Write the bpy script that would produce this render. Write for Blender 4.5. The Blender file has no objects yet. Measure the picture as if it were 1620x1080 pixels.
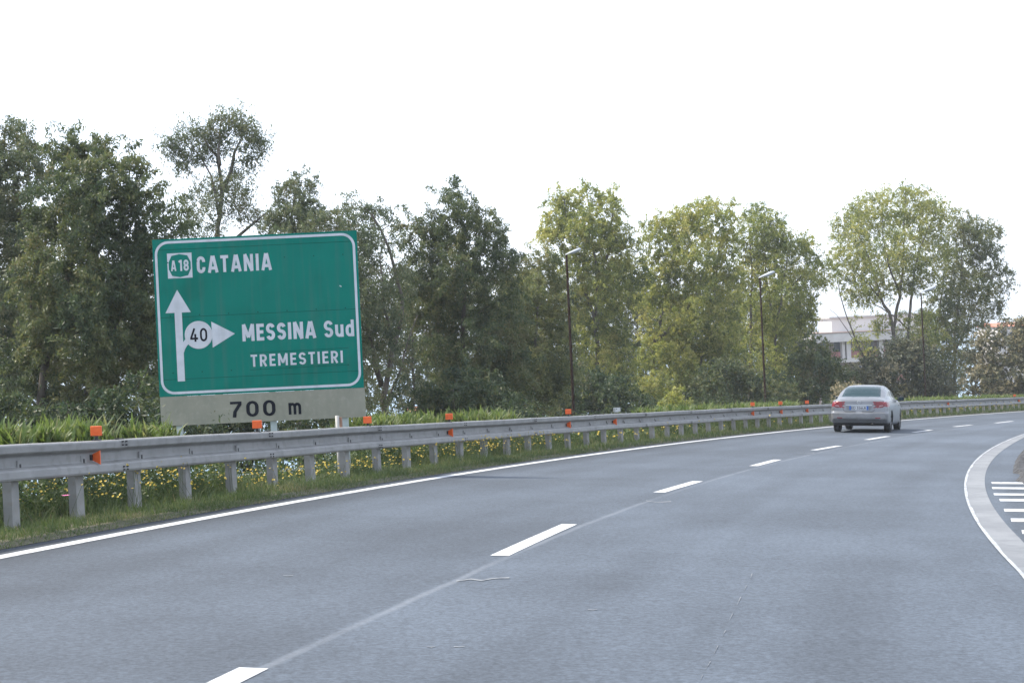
import bpy, bmesh, math, random
import numpy as np
from mathutils import Vector, Matrix

# ------------------------------------------------------------------ camera, world, sun, exposure
rng = np.random.default_rng(7)
random.seed(7)
S = bpy.context.scene
FPX, CAMH = 2500.0, 1.55                      # focal length in px of a 1620 px wide frame, eye height over the road plane
ROLL, HOR, ROADVP = -0.047, 525.0, 605.0

def _ray(px, py):
    return np.array([(px - 810) / FPX, -(py - 540) / FPX, -1.0])

def _basis():
    a, b = _ray(810, HOR), _ray(1620, HOR + 810 * ROLL)
    up = np.cross(b - a, -a); up /= np.linalg.norm(up)
    if up[1] < 0: up = -up
    fw = np.array([0, 0, -1.0]); fw = fw - fw @ up * up; fw /= np.linalg.norm(fw)
    rt = np.cross(fw, up)
    M = np.array([rt, fw, up])
    n = np.cross(_ray(0, ROADVP) - _ray(810, ROADVP), _ray(810, ROADVP)); n /= np.linalg.norm(n)
    if n[1] < 0: n = -n
    return M, M @ n
CM, NRM = _basis()
CAM = np.array([0, 0, CAMH / NRM[2]])
SLX, SLY = -NRM[0] / NRM[2], -NRM[1] / NRM[2]    # the road falls to the right (banked curve) and ahead

cam_d = bpy.data.cameras.new('camera')
cam_d.sensor_fit = 'HORIZONTAL'; cam_d.sensor_width = 36; cam_d.lens = FPX / 1620 * 36
cam_d.clip_start = 0.1; cam_d.clip_end = 60000
cam = bpy.data.objects.new('camera', cam_d)
S.collection.objects.link(cam)
mw = Matrix([[*CM[0], CAM[0]], [*CM[1], CAM[1]], [*CM[2], CAM[2]], [0, 0, 0, 1]])
cam.matrix_world = mw
S.camera = cam

SUN_AZ, SUN_EL = math.radians(-68), math.radians(50)     # azimuth from +Y, negative = to the left
W = bpy.data.worlds.new('World'); S.world = W; W.use_nodes = True
nt = W.node_tree
sky = nt.nodes.new('ShaderNodeTexSky'); sky.sky_type = 'NISHITA'; sky.sun_disc = False
sky.sun_elevation = SUN_EL; sky.sun_rotation = SUN_AZ
sky.air_density = 1.0; sky.dust_density = 1.0; sky.ozone_density = 1.0; sky.altitude = 50
bg = nt.nodes['Background']; bg.inputs['Strength'].default_value = 0.12
veil = nt.nodes.new('ShaderNodeMix'); veil.data_type = 'RGBA'; veil.inputs[0].default_value = .72     # thin white high cloud over the blue
veil.inputs[7].default_value = (7.9, 8.55, 10.0, 1)
nt.links.new(sky.outputs[0], veil.inputs[6]); nt.links.new(veil.outputs[2], bg.inputs['Color'])
sl = bpy.data.lights.new('sun', 'SUN'); sl.energy = 4.0; sl.angle = math.radians(2.0); sl.color = (1, .91, .77)
sun = bpy.data.objects.new('sun', sl); S.collection.objects.link(sun)
sd = Vector((math.sin(SUN_AZ) * math.cos(SUN_EL), math.cos(SUN_AZ) * math.cos(SUN_EL), math.sin(SUN_EL)))
sun.rotation_euler = sd.to_track_quat('Z', 'Y').to_euler()
sun.location = sd * 60
S.view_settings.view_transform = 'Standard'; S.view_settings.look = 'None'
S.view_settings.exposure = 1.0; S.view_settings.gamma = 1
S.cycles.max_bounces = 6; S.cycles.diffuse_bounces = 3; S.cycles.transmission_bounces = 4
S.cycles.transparent_max_bounces = 6; S.cycles.sample_clamp_indirect = 6

# ------------------------------------------------------------------ helpers
COL = S.collection
def pz(x, y): return SLX * x + SLY * y

def at(px, py, w=0.0):
    """pixel -> point on the road plane (w metres above it)"""
    d = CM @ _ray(px, py)
    return CAM + d * (-(CAMH - w) / (NRM @ d))

def dep(px, py, Y):
    """pixel -> point at the distance Y ahead"""
    d = CM @ _ray(px, py)
    return CAM + d * (Y / d[1])

def proj(p):
    c = CM.T @ (np.asarray(p) - CAM)
    return 810 + FPX * c[0] / -c[2], 540 - FPX * c[1] / -c[2]

def prop(o, label=None, cat=None, group=None, kind=None):
    if label: o['label'] = label
    if cat: o['category'] = cat
    if group: o['group'] = group
    if kind: o['kind'] = kind
    return o

def empty(name, loc, rot=(0, 0, 0)):
    o = bpy.data.objects.new(name, None); COL.objects.link(o)
    o.empty_display_size = .3; o.location = loc; o.rotation_euler = rot
    return o

def link(name, me, mat=None, parent=None, loc=None):
    o = bpy.data.objects.new(name, me); COL.objects.link(o)
    if mat and not me.materials: me.materials.append(mat)
    if parent: o.parent = parent
    if loc is not None: o.location = loc
    return o

def pymesh(name, V, F, smooth=False):
    me = bpy.data.meshes.new(name)
    me.from_pydata([tuple(map(float, v)) for v in V], [], [tuple(map(int, f)) for f in F])
    if smooth: me.polygons.foreach_set('use_smooth', [True] * len(me.polygons))
    me.update()
    return me

class MB:
    """collects simple shapes into one mesh"""
    def __init__(s): s.V = []; s.F = []
    def add(s, V, F):
        n = len(s.V); s.V += [tuple(v) for v in V]; s.F += [tuple(i + n for i in f) for f in F]; return s
    def box(s, c, size, R=None):
        c = np.array(c); h = np.array(size) / 2
        V = [c + (R @ (h * q) if R is not None else h * q) for q in
             np.array([[-1,-1,-1],[1,-1,-1],[1,1,-1],[-1,1,-1],[-1,-1,1],[1,-1,1],[1,1,1],[-1,1,1]])]
        return s.add(V, [(0,3,2,1),(4,5,6,7),(0,1,5,4),(1,2,6,5),(2,3,7,6),(3,0,4,7)])
    def tube(s, pts, rad, n=8, cap=True):
        pts = [np.array(p, float) for p in pts]
        if np.isscalar(rad): rad = [rad] * len(pts)
        V = []; F = []
        for i, p in enumerate(pts):
            a = pts[max(i - 1, 0)]; b = pts[min(i + 1, len(pts) - 1)]
            t = b - a; t = t / (np.linalg.norm(t) + 1e-9)
            u = np.cross(t, [0, 0, 1.0] if abs(t[2]) < .9 else [0, 1.0, 0]); u /= np.linalg.norm(u); v = np.cross(t, u)
            for k in range(n):
                q = 2 * math.pi * k / n
                V.append(p + rad[i] * (math.cos(q) * u + math.sin(q) * v))
        for i in range(len(pts) - 1):
            for k in range(n):
                F.append((i * n + k, i * n + (k + 1) % n, (i + 1) * n + (k + 1) % n, (i + 1) * n + k))
        if cap:
            F.append(tuple(range(n - 1, -1, -1))); F.append(tuple((len(pts) - 1) * n + k for k in range(n)))
        return s.add(V, F)
    def prism(s, poly, d0, d1, f):
        """poly: 2-D outline; f(a, b, d) -> 3-D; closed solid between depths d0 and d1"""
        n = len(poly)
        V = [f(a, b, d0) for a, b in poly] + [f(a, b, d1) for a, b in poly]
        F = [tuple(range(n)), tuple(range(2 * n - 1, n - 1, -1))]
        for i in range(n): F.append((i, i + n, (i + 1) % n + n, (i + 1) % n))
        return s.add(V, F)
    def build(s, name, mat, parent=None, smooth=False, loc=None, fix=True):
        me = pymesh(name, s.V, s.F, smooth)
        if fix:
            bm = bmesh.new(); bm.from_mesh(me); bmesh.ops.recalc_face_normals(bm, faces=bm.faces); bm.to_mesh(me); bm.free()
        return link(name, me, mat, parent, loc)

def bevel(o, w, seg=2):
    m = o.modifiers.new('bevel', 'BEVEL'); m.width = w; m.segments = seg; m.limit_method = 'ANGLE'
    return o

# ------------------------------------------------------------------ materials
def mat(name, col, rough=.6, metal=0, spec=.5):
    m = bpy.data.materials.new(name); m.use_nodes = True
    b = m.node_tree.nodes['Principled BSDF']
    b.inputs['Base Color'].default_value = (*col, 1); b.inputs['Roughness'].default_value = rough
    b.inputs['Metallic'].default_value = metal; b.inputs['Specular IOR Level'].default_value = spec
    return m

def nodes(m): return m.node_tree.nodes, m.node_tree.links, m.node_tree.nodes['Principled BSDF']

def noisy(name, c0, c1, scale, rough=.7, metal=0, spec=.5, detail=4, lo=.35, hi=.65, bump=0, c2=None, scale2=30, amt2=.3, coord='Object'):
    m = mat(name, c0, rough, metal, spec); N, L, b = nodes(m)
    tc = N.new('ShaderNodeTexCoord')
    nz = N.new('ShaderNodeTexNoise'); nz.inputs['Scale'].default_value = scale; nz.inputs['Detail'].default_value = detail
    L.new(tc.outputs[coord], nz.inputs['Vector'])
    mr = N.new('ShaderNodeMapRange'); mr.inputs[1].default_value = lo; mr.inputs[2].default_value = hi
    L.new(nz.outputs[0], mr.inputs[0])
    mx = N.new('ShaderNodeMix'); mx.data_type = 'RGBA'
    mx.inputs[6].default_value = (*c0, 1); mx.inputs[7].default_value = (*c1, 1)
    L.new(mr.outputs[0], mx.inputs[0]); out = mx.outputs[2]
    if c2:
        n2 = N.new('ShaderNodeTexNoise'); n2.inputs['Scale'].default_value = scale2; n2.inputs['Detail'].default_value = 3
        L.new(tc.outputs[coord], n2.inputs['Vector'])
        m2 = N.new('ShaderNodeMapRange'); m2.inputs[1].default_value = .52; m2.inputs[2].default_value = .7; m2.inputs[4].default_value = amt2
        L.new(n2.outputs[0], m2.inputs[0])
        x2 = N.new('ShaderNodeMix'); x2.data_type = 'RGBA'; x2.inputs[7].default_value = (*c2, 1)
        L.new(out, x2.inputs[6]); L.new(m2.outputs[0], x2.inputs[0]); out = x2.outputs[2]
    L.new(out, b.inputs['Base Color'])
    if bump:
        bp = N.new('ShaderNodeBump'); bp.inputs['Strength'].default_value = bump; bp.inputs['Distance'].default_value = .02
        L.new(nz.outputs[0], bp.inputs['Height']); L.new(bp.outputs[0], b.inputs['Normal'])
    return m

def leaf_mat(name, cols, trans=.35, rough=.55):
    """leaf colour runs through the 'tint' each leaf carries (young, old and dry leaves)"""
    m = bpy.data.materials.new(name); m.use_nodes = True
    N, L = m.node_tree.nodes, m.node_tree.links
    b = N['Principled BSDF']; out = N['Material Output']
    at_ = N.new('ShaderNodeAttribute'); at_.attribute_name = 'tint'
    cr = N.new('ShaderNodeValToRGB'); e = cr.color_ramp.elements
    while len(e) < len(cols): e.new(.5)
    for i, c in enumerate(cols):
        e[i].position = i / (len(cols) - 1); e[i].color = (*c, 1)
    L.new(at_.outputs['Fac'], cr.inputs[0])
    L.new(cr.outputs[0], b.inputs['Base Color'])
    b.inputs['Roughness'].default_value = rough; b.inputs['Specular IOR Level'].default_value = .35
    tr = N.new('ShaderNodeBsdfTranslucent')
    hs = N.new('ShaderNodeHueSaturation'); hs.inputs['Saturation'].default_value = 1.15; hs.inputs['Value'].default_value = 1.25
    L.new(cr.outputs[0], hs.inputs['Color']); L.new(hs.outputs[0], tr.inputs['Color'])
    mx = N.new('ShaderNodeMixShader'); mx.inputs[0].default_value = trans
    L.new(b.outputs[0], mx.inputs[1]); L.new(tr.outputs[0], mx.inputs[2]); L.new(mx.outputs[0], out.inputs['Surface'])
    return m

M = {}
M['zinc'] = noisy('galvanised_steel', (.185, .188, .186), (.225, .228, .224), 3.5, .6, .1, c2=(.11, .105, .098), scale2=9, amt2=.35)
M['zinc_post'] = noisy('galvanised_post', (.20, .203, .20), (.27, .272, .265), 6, .65, .1, c2=(.15, .125, .10), scale2=12, amt2=.4)
M['dark'] = mat('dark_bolt', (.015, .015, .017), .6)
M['orange'] = noisy('orange_reflector_plastic', (.58, .085, .012), (.66, .11, .016), 20, .45)
M['sign_green'] = noisy('sign_green_sheet', (.001, .145, .112), (.0015, .16, .124), 2.2, .8, spec=.08, lo=.3, hi=.7, c2=(.002, .10, .072), scale2=1.2, amt2=.5)
M['sign_white'] = noisy('sign_white_sheet', (.44, .47, .51), (.50, .53, .57), 6, .75, spec=.2)
M['sign_grey'] = noisy('weathered_board', (.21, .215, .17), (.25, .25, .20), 2.5, .8, spec=.2, c2=(.34, .34, .29), scale2=14, amt2=.25)
for k_ in ('sign_green', 'sign_grey', 'sign_white'):
    N, L, b = nodes(M[k_]); src = b.inputs['Base Color'].links[0].from_socket
    tc = N.new('ShaderNodeTexCoord'); mp_ = N.new('ShaderNodeMapping'); mp_.inputs['Scale'].default_value = (9, 9, .55)
    nz = N.new('ShaderNodeTexNoise'); nz.inputs['Scale'].default_value = 1.0; nz.inputs['Detail'].default_value = 5
    mr = N.new('ShaderNodeMapRange'); mr.inputs[1].default_value = .48; mr.inputs[2].default_value = .75; mr.inputs[3].default_value = 0; mr.inputs[4].default_value = .18
    mx = N.new('ShaderNodeMix'); mx.data_type = 'RGBA'; mx.inputs[7].default_value = (.11, .12, .10, 1)
    L.new(tc.outputs['Object'], mp_.inputs[0]); L.new(mp_.outputs[0], nz.inputs['Vector']); L.new(nz.outputs[0], mr.inputs[0])
    L.new(mr.outputs[0], mx.inputs[0]); L.new(src, mx.inputs[6]); L.new(mx.outputs[2], b.inputs['Base Color'])
M['ink'] = mat('dark_lettering', (.012, .014, .02), .95, 0, .05)
M['seam'] = mat('panel_seam', (.002, .05, .036), .9, 0, .05)
M['pole_green'] = noisy('painted_sign_post', (.30, .36, .35), (.36, .42, .41), 8, .6)
M['lamp_pole'] = noisy('rusty_lamp_pole', (.012, .007, .006), (.022, .013, .010), 7, 1, spec=.05)
M['lamp_head'] = noisy('lamp_head_shell', (.26, .29, .32), (.34, .37, .40), 6, .5)
M['lamp_glass'] = mat('lamp_glass', (.42, .45, .45), .15)
M['paint_white'] = noisy('road_paint', (.37, .382, .394), (.45, .463, .475), 1.5, .75, c2=(.17, .178, .187), scale2=9, amt2=.6)
M['paint_worn'] = noisy('worn_paint', (.125, .14, .155), (.18, .195, .21), 3, .85, c2=(.066, .079, .097), scale2=11, amt2=1)
M['bark'] = noisy('eucalyptus_bark', (.075, .064, .055), (.15, .13, .11), 2.5, .9, c2=(.04, .033, .028), scale2=6, amt2=.6, bump=.4)
M['bark_dark'] = noisy('dark_bark', (.045, .038, .032), (.09, .075, .06), 3, .9, bump=.4)
M['leaf_grey'] = leaf_mat('leaf_grey_green', [(.054, .076, .042), (.094, .118, .060), (.14, .158, .08), (.17, .155, .085)], .38)
M['leaf_dark'] = leaf_mat('leaf_dark_green', [(.044, .066, .034), (.078, .102, .046), (.125, .142, .058), (.165, .15, .075)], .38)  # this and the grey one: species tone plus backlit darkness of left trees
M['leaf_yellow'] = leaf_mat('leaf_yellow_green', [(.080, .110, .040), (.18, .21, .066), (.30, .31, .095), (.40, .365, .14)], .5)  # species tone, brightened in colour for the sunlit look of the right trees
M['leaf_olive'] = leaf_mat('leaf_olive', [(.058, .080, .036), (.11, .130, .052), (.18, .19, .075), (.24, .21, .10)], .42)
M['leaf_brown'] = leaf_mat('leaf_brownish', [(0.058, 0.070, 0.043), (0.109, 0.113, 0.065), (0.217, 0.196, 0.116), (0.348, 0.297, 0.181)], .25)
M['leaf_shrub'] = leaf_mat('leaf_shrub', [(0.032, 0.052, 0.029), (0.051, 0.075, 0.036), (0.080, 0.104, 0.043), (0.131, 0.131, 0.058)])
M['grass'] = leaf_mat('grass_blades', [(.05, .080, .028), (.082, .118, .040), (.125, .15, .06), (.24, .205, .12)], .3)
M['hedge'] = leaf_mat('strap_leaves', [(.060, .095, .028), (.098, .140, .042), (.14, .175, .058), (.22, .21, .10)], .4)
M['petal'] = mat('yellow_petals', (.46, .34, .035), .6)
M['pink'] = mat('pink_petals', (.65, .16, .38), .6)
M['stem'] = mat('flower_stem', (.06, .09, .025), .7)

# ------------------------------------------------------------------ plan of the road (left edge line of the carriageway)
LEFT = [(0,880),(200,842),(400,806.5),(600,771.5),(800,739.5),(1000,708.5),(1140,693.7),(1200,687.5),(1315,674),(1427,665),(1460,662.5),(1620,650.5)]
DASH = [(402,1056.5),(790,879),(901,829),(1042.5,778.8),(1104,761),(1192,737),(1230,727),(1287,712),(1328,705),(1371,695.5),(1404.6,690),(1445,683.7),(1473,680),(1509.5,674.8),(1537,672),(1575,669),(1601.6,666)]
RIN = [(1620,686.7),(1587,698),(1558.5,717.8),(1537.8,736),(1528,756.7),(1527,777),(1531,801),(1548,832),(1571.5,860),(1620,909.6)]
ROUT = [(1620,692),(1589.6,710),(1571.5,725.6),(1561,743.7),(1558,764.5),(1563.7,785),(1574,806),(1592,829),(1620,858)]

def curve_from(pts, deg, s0=-60, s1=190, kfar=.0042):
    P = np.array([at(*p)[:2] for p in pts])
    c = np.polyfit(P[:, 1], P[:, 0], deg)
    ya, yb = P[:, 1].min(), P[:, 1].max()
    dc = np.polyder(c)
    out = []
    # straight back, polynomial inside, constant curvature ahead
    ha = math.atan(np.polyval(dc, ya)); xa = np.polyval(c, ya)
    for t in np.arange(60, 0, -.5): out.append((xa - math.sin(ha) * t, ya - math.cos(ha) * t))
    for y in np.arange(ya, yb, .4): out.append((np.polyval(c, y), y))
    x, y = np.polyval(c, yb), yb; h = math.atan(np.polyval(dc, yb))
    for k in range(220):
        out.append((x, y)); x += math.sin(h) * .5; y += math.cos(h) * .5; h = min(h + kfar * .5, 1.35)
    Q = np.array(out)
    s = np.r_[0, np.cumsum(np.linalg.norm(np.diff(Q, axis=0), axis=1))]
    q = np.arange(0, s[-1], .5)
    return np.stack([np.interp(q, s, Q[:, 0]), np.interp(q, s, Q[:, 1])], 1)

LC = curve_from(LEFT, 3)
DC = curve_from(DASH, 3)

class Path:
    def __init__(s, P):
        s.P = P; d = np.gradient(P, axis=0); d /= np.linalg.norm(d, axis=1)[:, None]
        k = np.ones(9) / 9
        for j in range(2):
            d[:, j] = np.convolve(np.pad(d[:, j], 4, mode='edge'), k, 'valid')
        d /= np.linalg.norm(d, axis=1)[:, None]
        s.T = d; s.R = np.stack([d[:, 1], -d[:, 0]], 1)
        s.S = np.r_[0, np.cumsum(np.linalg.norm(np.diff(P, axis=0), axis=1))]
    def pos(s, q, off=0):
        x = np.interp(q, s.S, s.P[:, 0]) + off * np.interp(q, s.S, s.R[:, 0])
        y = np.interp(q, s.S, s.P[:, 1]) + off * np.interp(q, s.S, s.R[:, 1])
        return x, y
    def p3(s, q, off=0, w=0):
        x, y = s.pos(q, off); return np.array([x, y, pz(x, y) + w])
    def head(s, q):
        return math.atan2(np.interp(q, s.S, s.T[:, 0]), np.interp(q, s.S, s.T[:, 1]))
    def near(s, x, y):
        d = (s.P[:, 0] - x) ** 2 + (s.P[:, 1] - y) ** 2; i = int(d.argmin())
        off = (x - s.P[i, 0]) * s.R[i, 0] + (y - s.P[i, 1]) * s.R[i, 1]
        return s.S[i], off
LP, DP = Path(LC), Path(DC)

def ribbon(path, name, offs, w, m, q0, q1, step=.5, attrs=False, zf=None):
    qs = np.arange(q0, q1 + 1e-6, step); V = []; F = []; A = []; B = []
    for q in qs:
        for o in offs:
            x, y = path.pos(q, o); V.append((x, y, pz(x, y) + (w if zf is None else zf(o)))); A.append(o); B.append(q)
    n = len(offs)
    for i in range(len(qs) - 1):
        for j in range(n - 1):
            a = i * n + j; F.append((a, a + 1, a + n + 1, a + n))
    me = pymesh(name, V, F)
    if attrs:
        for nm, val in (('across', A), ('along', B)):
            t = me.attributes.new(nm, 'FLOAT', 'POINT'); t.data.foreach_set('value', np.array(val, np.float32))
    return link(name, me, m)

# ---- asphalt
def asphalt():
    m = mat('asphalt', (.07, .07, .075), .8); N, L, b = nodes(m)
    def attr(n):
        a = N.new('ShaderNodeAttribute'); a.attribute_name = n; return a.outputs['Fac']
    def math_(op, a, c=None, d=None):
        q = N.new('ShaderNodeMath'); q.operation = op
        for i, v in enumerate((a, c, d)):
            if v is None: continue
            if isinstance(v, (int, float)): q.inputs[i].default_value = v
            else: L.new(v, q.inputs[i])
        return q.outputs[0]
    def mapr(v, a, c, d, e):
        q = N.new('ShaderNodeMapRange'); q.interpolation_type = 'SMOOTHSTEP'
        for i, t in enumerate((a, c, d, e)): q.inputs[i + 1].default_value = t
        L.new(v, q.inputs[0]); return q.outputs[0]
    def noise(sc, det=4, vec=None, rough=.6):
        q = N.new('ShaderNodeTexNoise'); q.inputs['Scale'].default_value = sc; q.inputs['Detail'].default_value = det
        q.inputs['Roughness'].default_value = rough
        L.new(vec, q.inputs['Vector']); return q.outputs[0]
    tc = N.new('ShaderNodeTexCoord').outputs['Object']
    ac, al = attr('across'), attr('along')
    cv = N.new('ShaderNodeCombineXYZ'); L.new(ac, cv.inputs[0]); L.new(math_('MULTIPLY', al, .12), cv.inputs[1])
    grain = noise(26, 6, tc, .8)
    grain2 = noise(11, 4, tc, .7)
    patch = noise(.35, 4, tc)
    streak = noise(1.1, 4, cv.outputs[0])
    wob = math_('MULTIPLY', math_('SUBTRACT', noise(.8, 3, tc), .5), .08)
    acw = math_('ADD', ac, wob)
    v = mapr(grain, .3, .7, .62, 1.38)
    v = math_('MULTIPLY', v, mapr(grain2, .3, .7, .93, 1.07))
    v = math_('MULTIPLY', v, mapr(patch, .3, .7, .84, 1.12))
    v = math_('MULTIPLY', v, mapr(streak, .3, .7, .90, 1.10))
    lane = mapr(acw, 4.28, 4.36, .91, 1.06)                   # left lane is a darker lay of asphalt
    v = math_('MULTIPLY', v, lane)
    v = math_('MULTIPLY', v, mapr(acw, .05, 1.0, .60, 1.0))   # darker along the left edge line
    j = math_('ABSOLUTE', math_('SUBTRACT', acw, 4.37))
    seam = mapr(j, .01, .055, .17, 0)
    seam = math_('MULTIPLY', seam, mapr(noise(.6, 3, tc), .3, .6, .25, 1))
    for c0, dk in ((1.35, .90), (3.0, .92), (5.6, .88), (7.4, .90)):  # polished wheel tracks
        t = mapr(math_('ABSOLUTE', math_('SUBTRACT', ac, c0)), 0, .55, dk, 1); v = math_('MULTIPLY', v, t)
    sh = mapr(acw, 8.75, 8.95, 1, .78); v = math_('MULTIPLY', v, sh)
    cb = N.new('ShaderNodeMix'); cb.data_type = 'RGBA'; cb.blend_type = 'MULTIPLY'; cb.inputs[0].default_value = 1
    cb.inputs[6].default_value = (.059, .0735, .094, 1)
    cr = N.new('ShaderNodeCombineColor')
    for i in range(3): L.new(v, cr.inputs[i])
    L.new(cr.outputs[0], cb.inputs[7])
    c2 = N.new('ShaderNodeMix'); c2.data_type = 'RGBA'; c2.inputs[7].default_value = (.30, .32, .35, 1)
    L.new(cb.outputs[2], c2.inputs[6]); L.new(seam, c2.inputs[0])
    L.new(c2.outputs[2], b.inputs['Base Color'])
    bp = N.new('ShaderNodeBump'); bp.inputs['Strength'].default_value = .35; bp.inputs['Distance'].default_value = .012
    L.new(grain, bp.inputs['Height']); L.new(bp.outputs[0], b.inputs['Normal'])
    b.inputs['Roughness'].default_value = .82; b.inputs['Specular IOR Level'].default_value = .3
    return m

offs = [-.42, 0, .6, 1.2, 2, 3, 4.1, 4.3, 4.5, 6, 7.2, 8, 8.8, 9, 10, 11.5, 13]
road = ribbon(LP, 'road', offs, 0, asphalt(), 1, 205, .5, True)
prop(road, 'blue grey asphalt carriageway curving to the right', 'road', kind='structure')

# ------------------------------------------------------------------ ground
def sstep(t): t = np.clip(t, 0, 1); return t * t * (3 - 2 * t)

_PX, _PY = LC[::4, 0], LC[::4, 1]; _RX, _RY = LP.R[::4, 0], LP.R[::4, 1]
def ground_z(x, y):
    x = np.atleast_1d(np.asarray(x, float)); y = np.atleast_1d(np.asarray(y, float))
    out = np.zeros(len(x))
    for a in range(0, len(x), 4000):
        xx, yy = x[a:a + 4000], y[a:a + 4000]
        D = (xx[:, None] - _PX) ** 2 + (yy[:, None] - _PY) ** 2; i = D.argmin(1)
        off = -((xx - _PX[i]) * _RX[i] + (yy - _PY[i]) * _RY[i])
        dist = np.sqrt(D[np.arange(len(xx)), i])
        base = pz(_PX[i], _PY[i])
        left = off > 0
        d = np.where(left, dist, 0)
        zl = base - .12 - 2.3 * sstep((d - 2.6) / 5) - .9 * sstep((d - 8) / 25) - 44 * sstep((d - 30) / 330)
        dr = np.where(left, 0, dist)
        zr = pz(_PX[i] + np.minimum(dr, 13) * _RX[i], _PY[i] + np.minimum(dr, 13) * _RY[i]) - .16 - 1.2 * sstep((dr - 14) / 8) - 40 * sstep((dr - 60) / 500)
        out[a:a + 4000] = np.where(left, zl, zr)
    return np.maximum(out, -56)
def gz(x, y): return float(ground_z(x, y)[0])

def warp(a, b, n, p):
    t = np.linspace(-1, 1, n); return (a + b) / 2 + (b - a) / 2 * np.sign(t) * np.abs(t) ** p
gx = np.unique(np.r_[np.arange(-60, 70, 1.6), -60 - np.geomspace(2, 1500, 28), 70 + np.geomspace(2, 2500, 30)])
gy = np.unique(np.r_[np.arange(-30, 130, 1.6), -30 - np.geomspace(2, 600, 18), 130 + np.geomspace(2, 900, 28)])
GX, GY = np.meshgrid(gx, gy)
GZ = ground_z(GX.ravel(), GY.ravel())
nx, ny = len(gx), len(gy)
F = [(j * nx + i, j * nx + i + 1, (j + 1) * nx + i + 1, (j + 1) * nx + i) for j in range(ny - 1) for i in range(nx - 1)]
gm = noisy('scrub_ground', (.045, .050, .024), (.085, .078, .042), .5, .95, c2=(.030, .042, .018), scale2=2.2, amt2=.8, bump=.5)
prop(link('ground', pymesh('ground', np.stack([GX.ravel(), GY.ravel(), GZ], 1), F, True), gm),
     'scrubby ground falling away beside the motorway', 'ground', kind='structure')

sm = mat('sea_water', (.10, .22, .33), .35, 0, .4)
N, L, b = nodes(sm)
nz = N.new('ShaderNodeTexNoise'); nz.inputs['Scale'].default_value = .05; nz.inputs['Detail'].default_value = 4
tcs = N.new('ShaderNodeTexCoord'); L.new(tcs.outputs['Object'], nz.inputs['Vector'])
bp = N.new('ShaderNodeBump'); bp.inputs['Strength'].default_value = .3; bp.inputs['Distance'].default_value = 2
L.new(nz.outputs[0], bp.inputs['Height']); L.new(bp.outputs[0], b.inputs['Normal'])
ang = np.linspace(0, 2 * math.pi, 65)[:-1]; V = [(0, 0, -50)]; F = []
rad = [300, 1500, 5000, 15000, 40000]
for r in rad: V += [(r * math.cos(a), r * math.sin(a), -50) for a in ang]
for k in range(64): F.append((0, 1 + k, 1 + (k + 1) % 64))
for j in range(len(rad) - 1):
    for k in range(64):
        a = 1 + j * 64; F.append((a + k, a + 64 + k, a + 64 + (k + 1) % 64, a + (k + 1) % 64))
prop(link('sea', pymesh('sea', V, F), sm), 'pale blue sea seen between the trees', 'sea', kind='structure')

# verge: soil strip between asphalt and slope
vm = noisy('verge_soil', (.050, .050, .028), (.085, .075, .045), 2.5, .95, c2=(.13, .115, .08), scale2=9, amt2=.5, bump=.5)
vz = {-3.4: -.6, -2.7: -.16, -2.2: -.06, -1.7: -.02, -1.1: .035, -.6: .03, -.40: .012, -.34: .004}
ribbon(LP, 'verge', list(vz), 0, vm, 40, 200, .5, False, lambda o: vz[o])
prop(bpy.data.objects['verge'], 'grassy soil strip under the guardrail', 'verge', kind='structure')
def verge_h(o): k = sorted(vz); return np.interp(-o, k, [vz[q] for q in k])

# ------------------------------------------------------------------ painted markings
e = ribbon(LP, 'edge_line', [-.085, .085], .004, M['paint_white'], 20, 200)
prop(e, 'continuous white edge line beside the grassy verge', 'road marking', kind='structure')
def dash(a, b):
    pa, pb = at(*a), at(*b)
    qa, _ = DP.near(pa[0], pa[1]); qb, _ = DP.near(pb[0], pb[1])
    qa, oa = fine(DP, pa); qb, ob = fine(DP, pb)
    V = []; F = []; qs = np.linspace(qa, qb, 7)
    for q in qs:
        o = oa + (ob - oa) * (q - qa) / (qb - qa)
        V.append(DP.p3(q, o - .085, .004)); V.append(DP.p3(q, o + .085, .004))
    for i in range(6): F.append((2 * i, 2 * i + 1, 2 * i + 3, 2 * i + 2))
    o = link('lane_dash', pymesh('lane_dash', V, F), M['paint_white'])
    prop(o, 'white dash of the lane line on the asphalt', 'road marking', 'dashes of the lane line', 'structure')
def fine(path, p):
    i, _ = path.near(p[0], p[1]); qs = np.linspace(i - .6, i + .6, 121)
    x, y = path.pos(qs); k = ((x - p[0]) ** 2 + (y - p[1]) ** 2).argmin()
    h = path.head(qs[k]); off = (p[0] - x[k]) * math.cos(h) - (p[1] - y[k]) * math.sin(h)
    return qs[k], off
dash((190, 1160), DASH[0])
for i in range(1, 17, 2): dash(DASH[i], DASH[i + 1])
qe, _ = DP.near(*at(*DASH[16])[:2])
for k in range(6):
    q = qe + 4.3 + 7 * k
    V = [DP.p3(q, -.085, .004), DP.p3(q, .085, .004), DP.p3(q + 2.7, .085, .004), DP.p3(q + 2.7, -.085, .004)]
    prop(link('lane_dash', pymesh('lane_dash', V, [(0, 1, 2, 3)]), M['paint_white']), 'white dash of the lane line on the asphalt', 'road marking', 'dashes of the lane line', 'structure')

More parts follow.
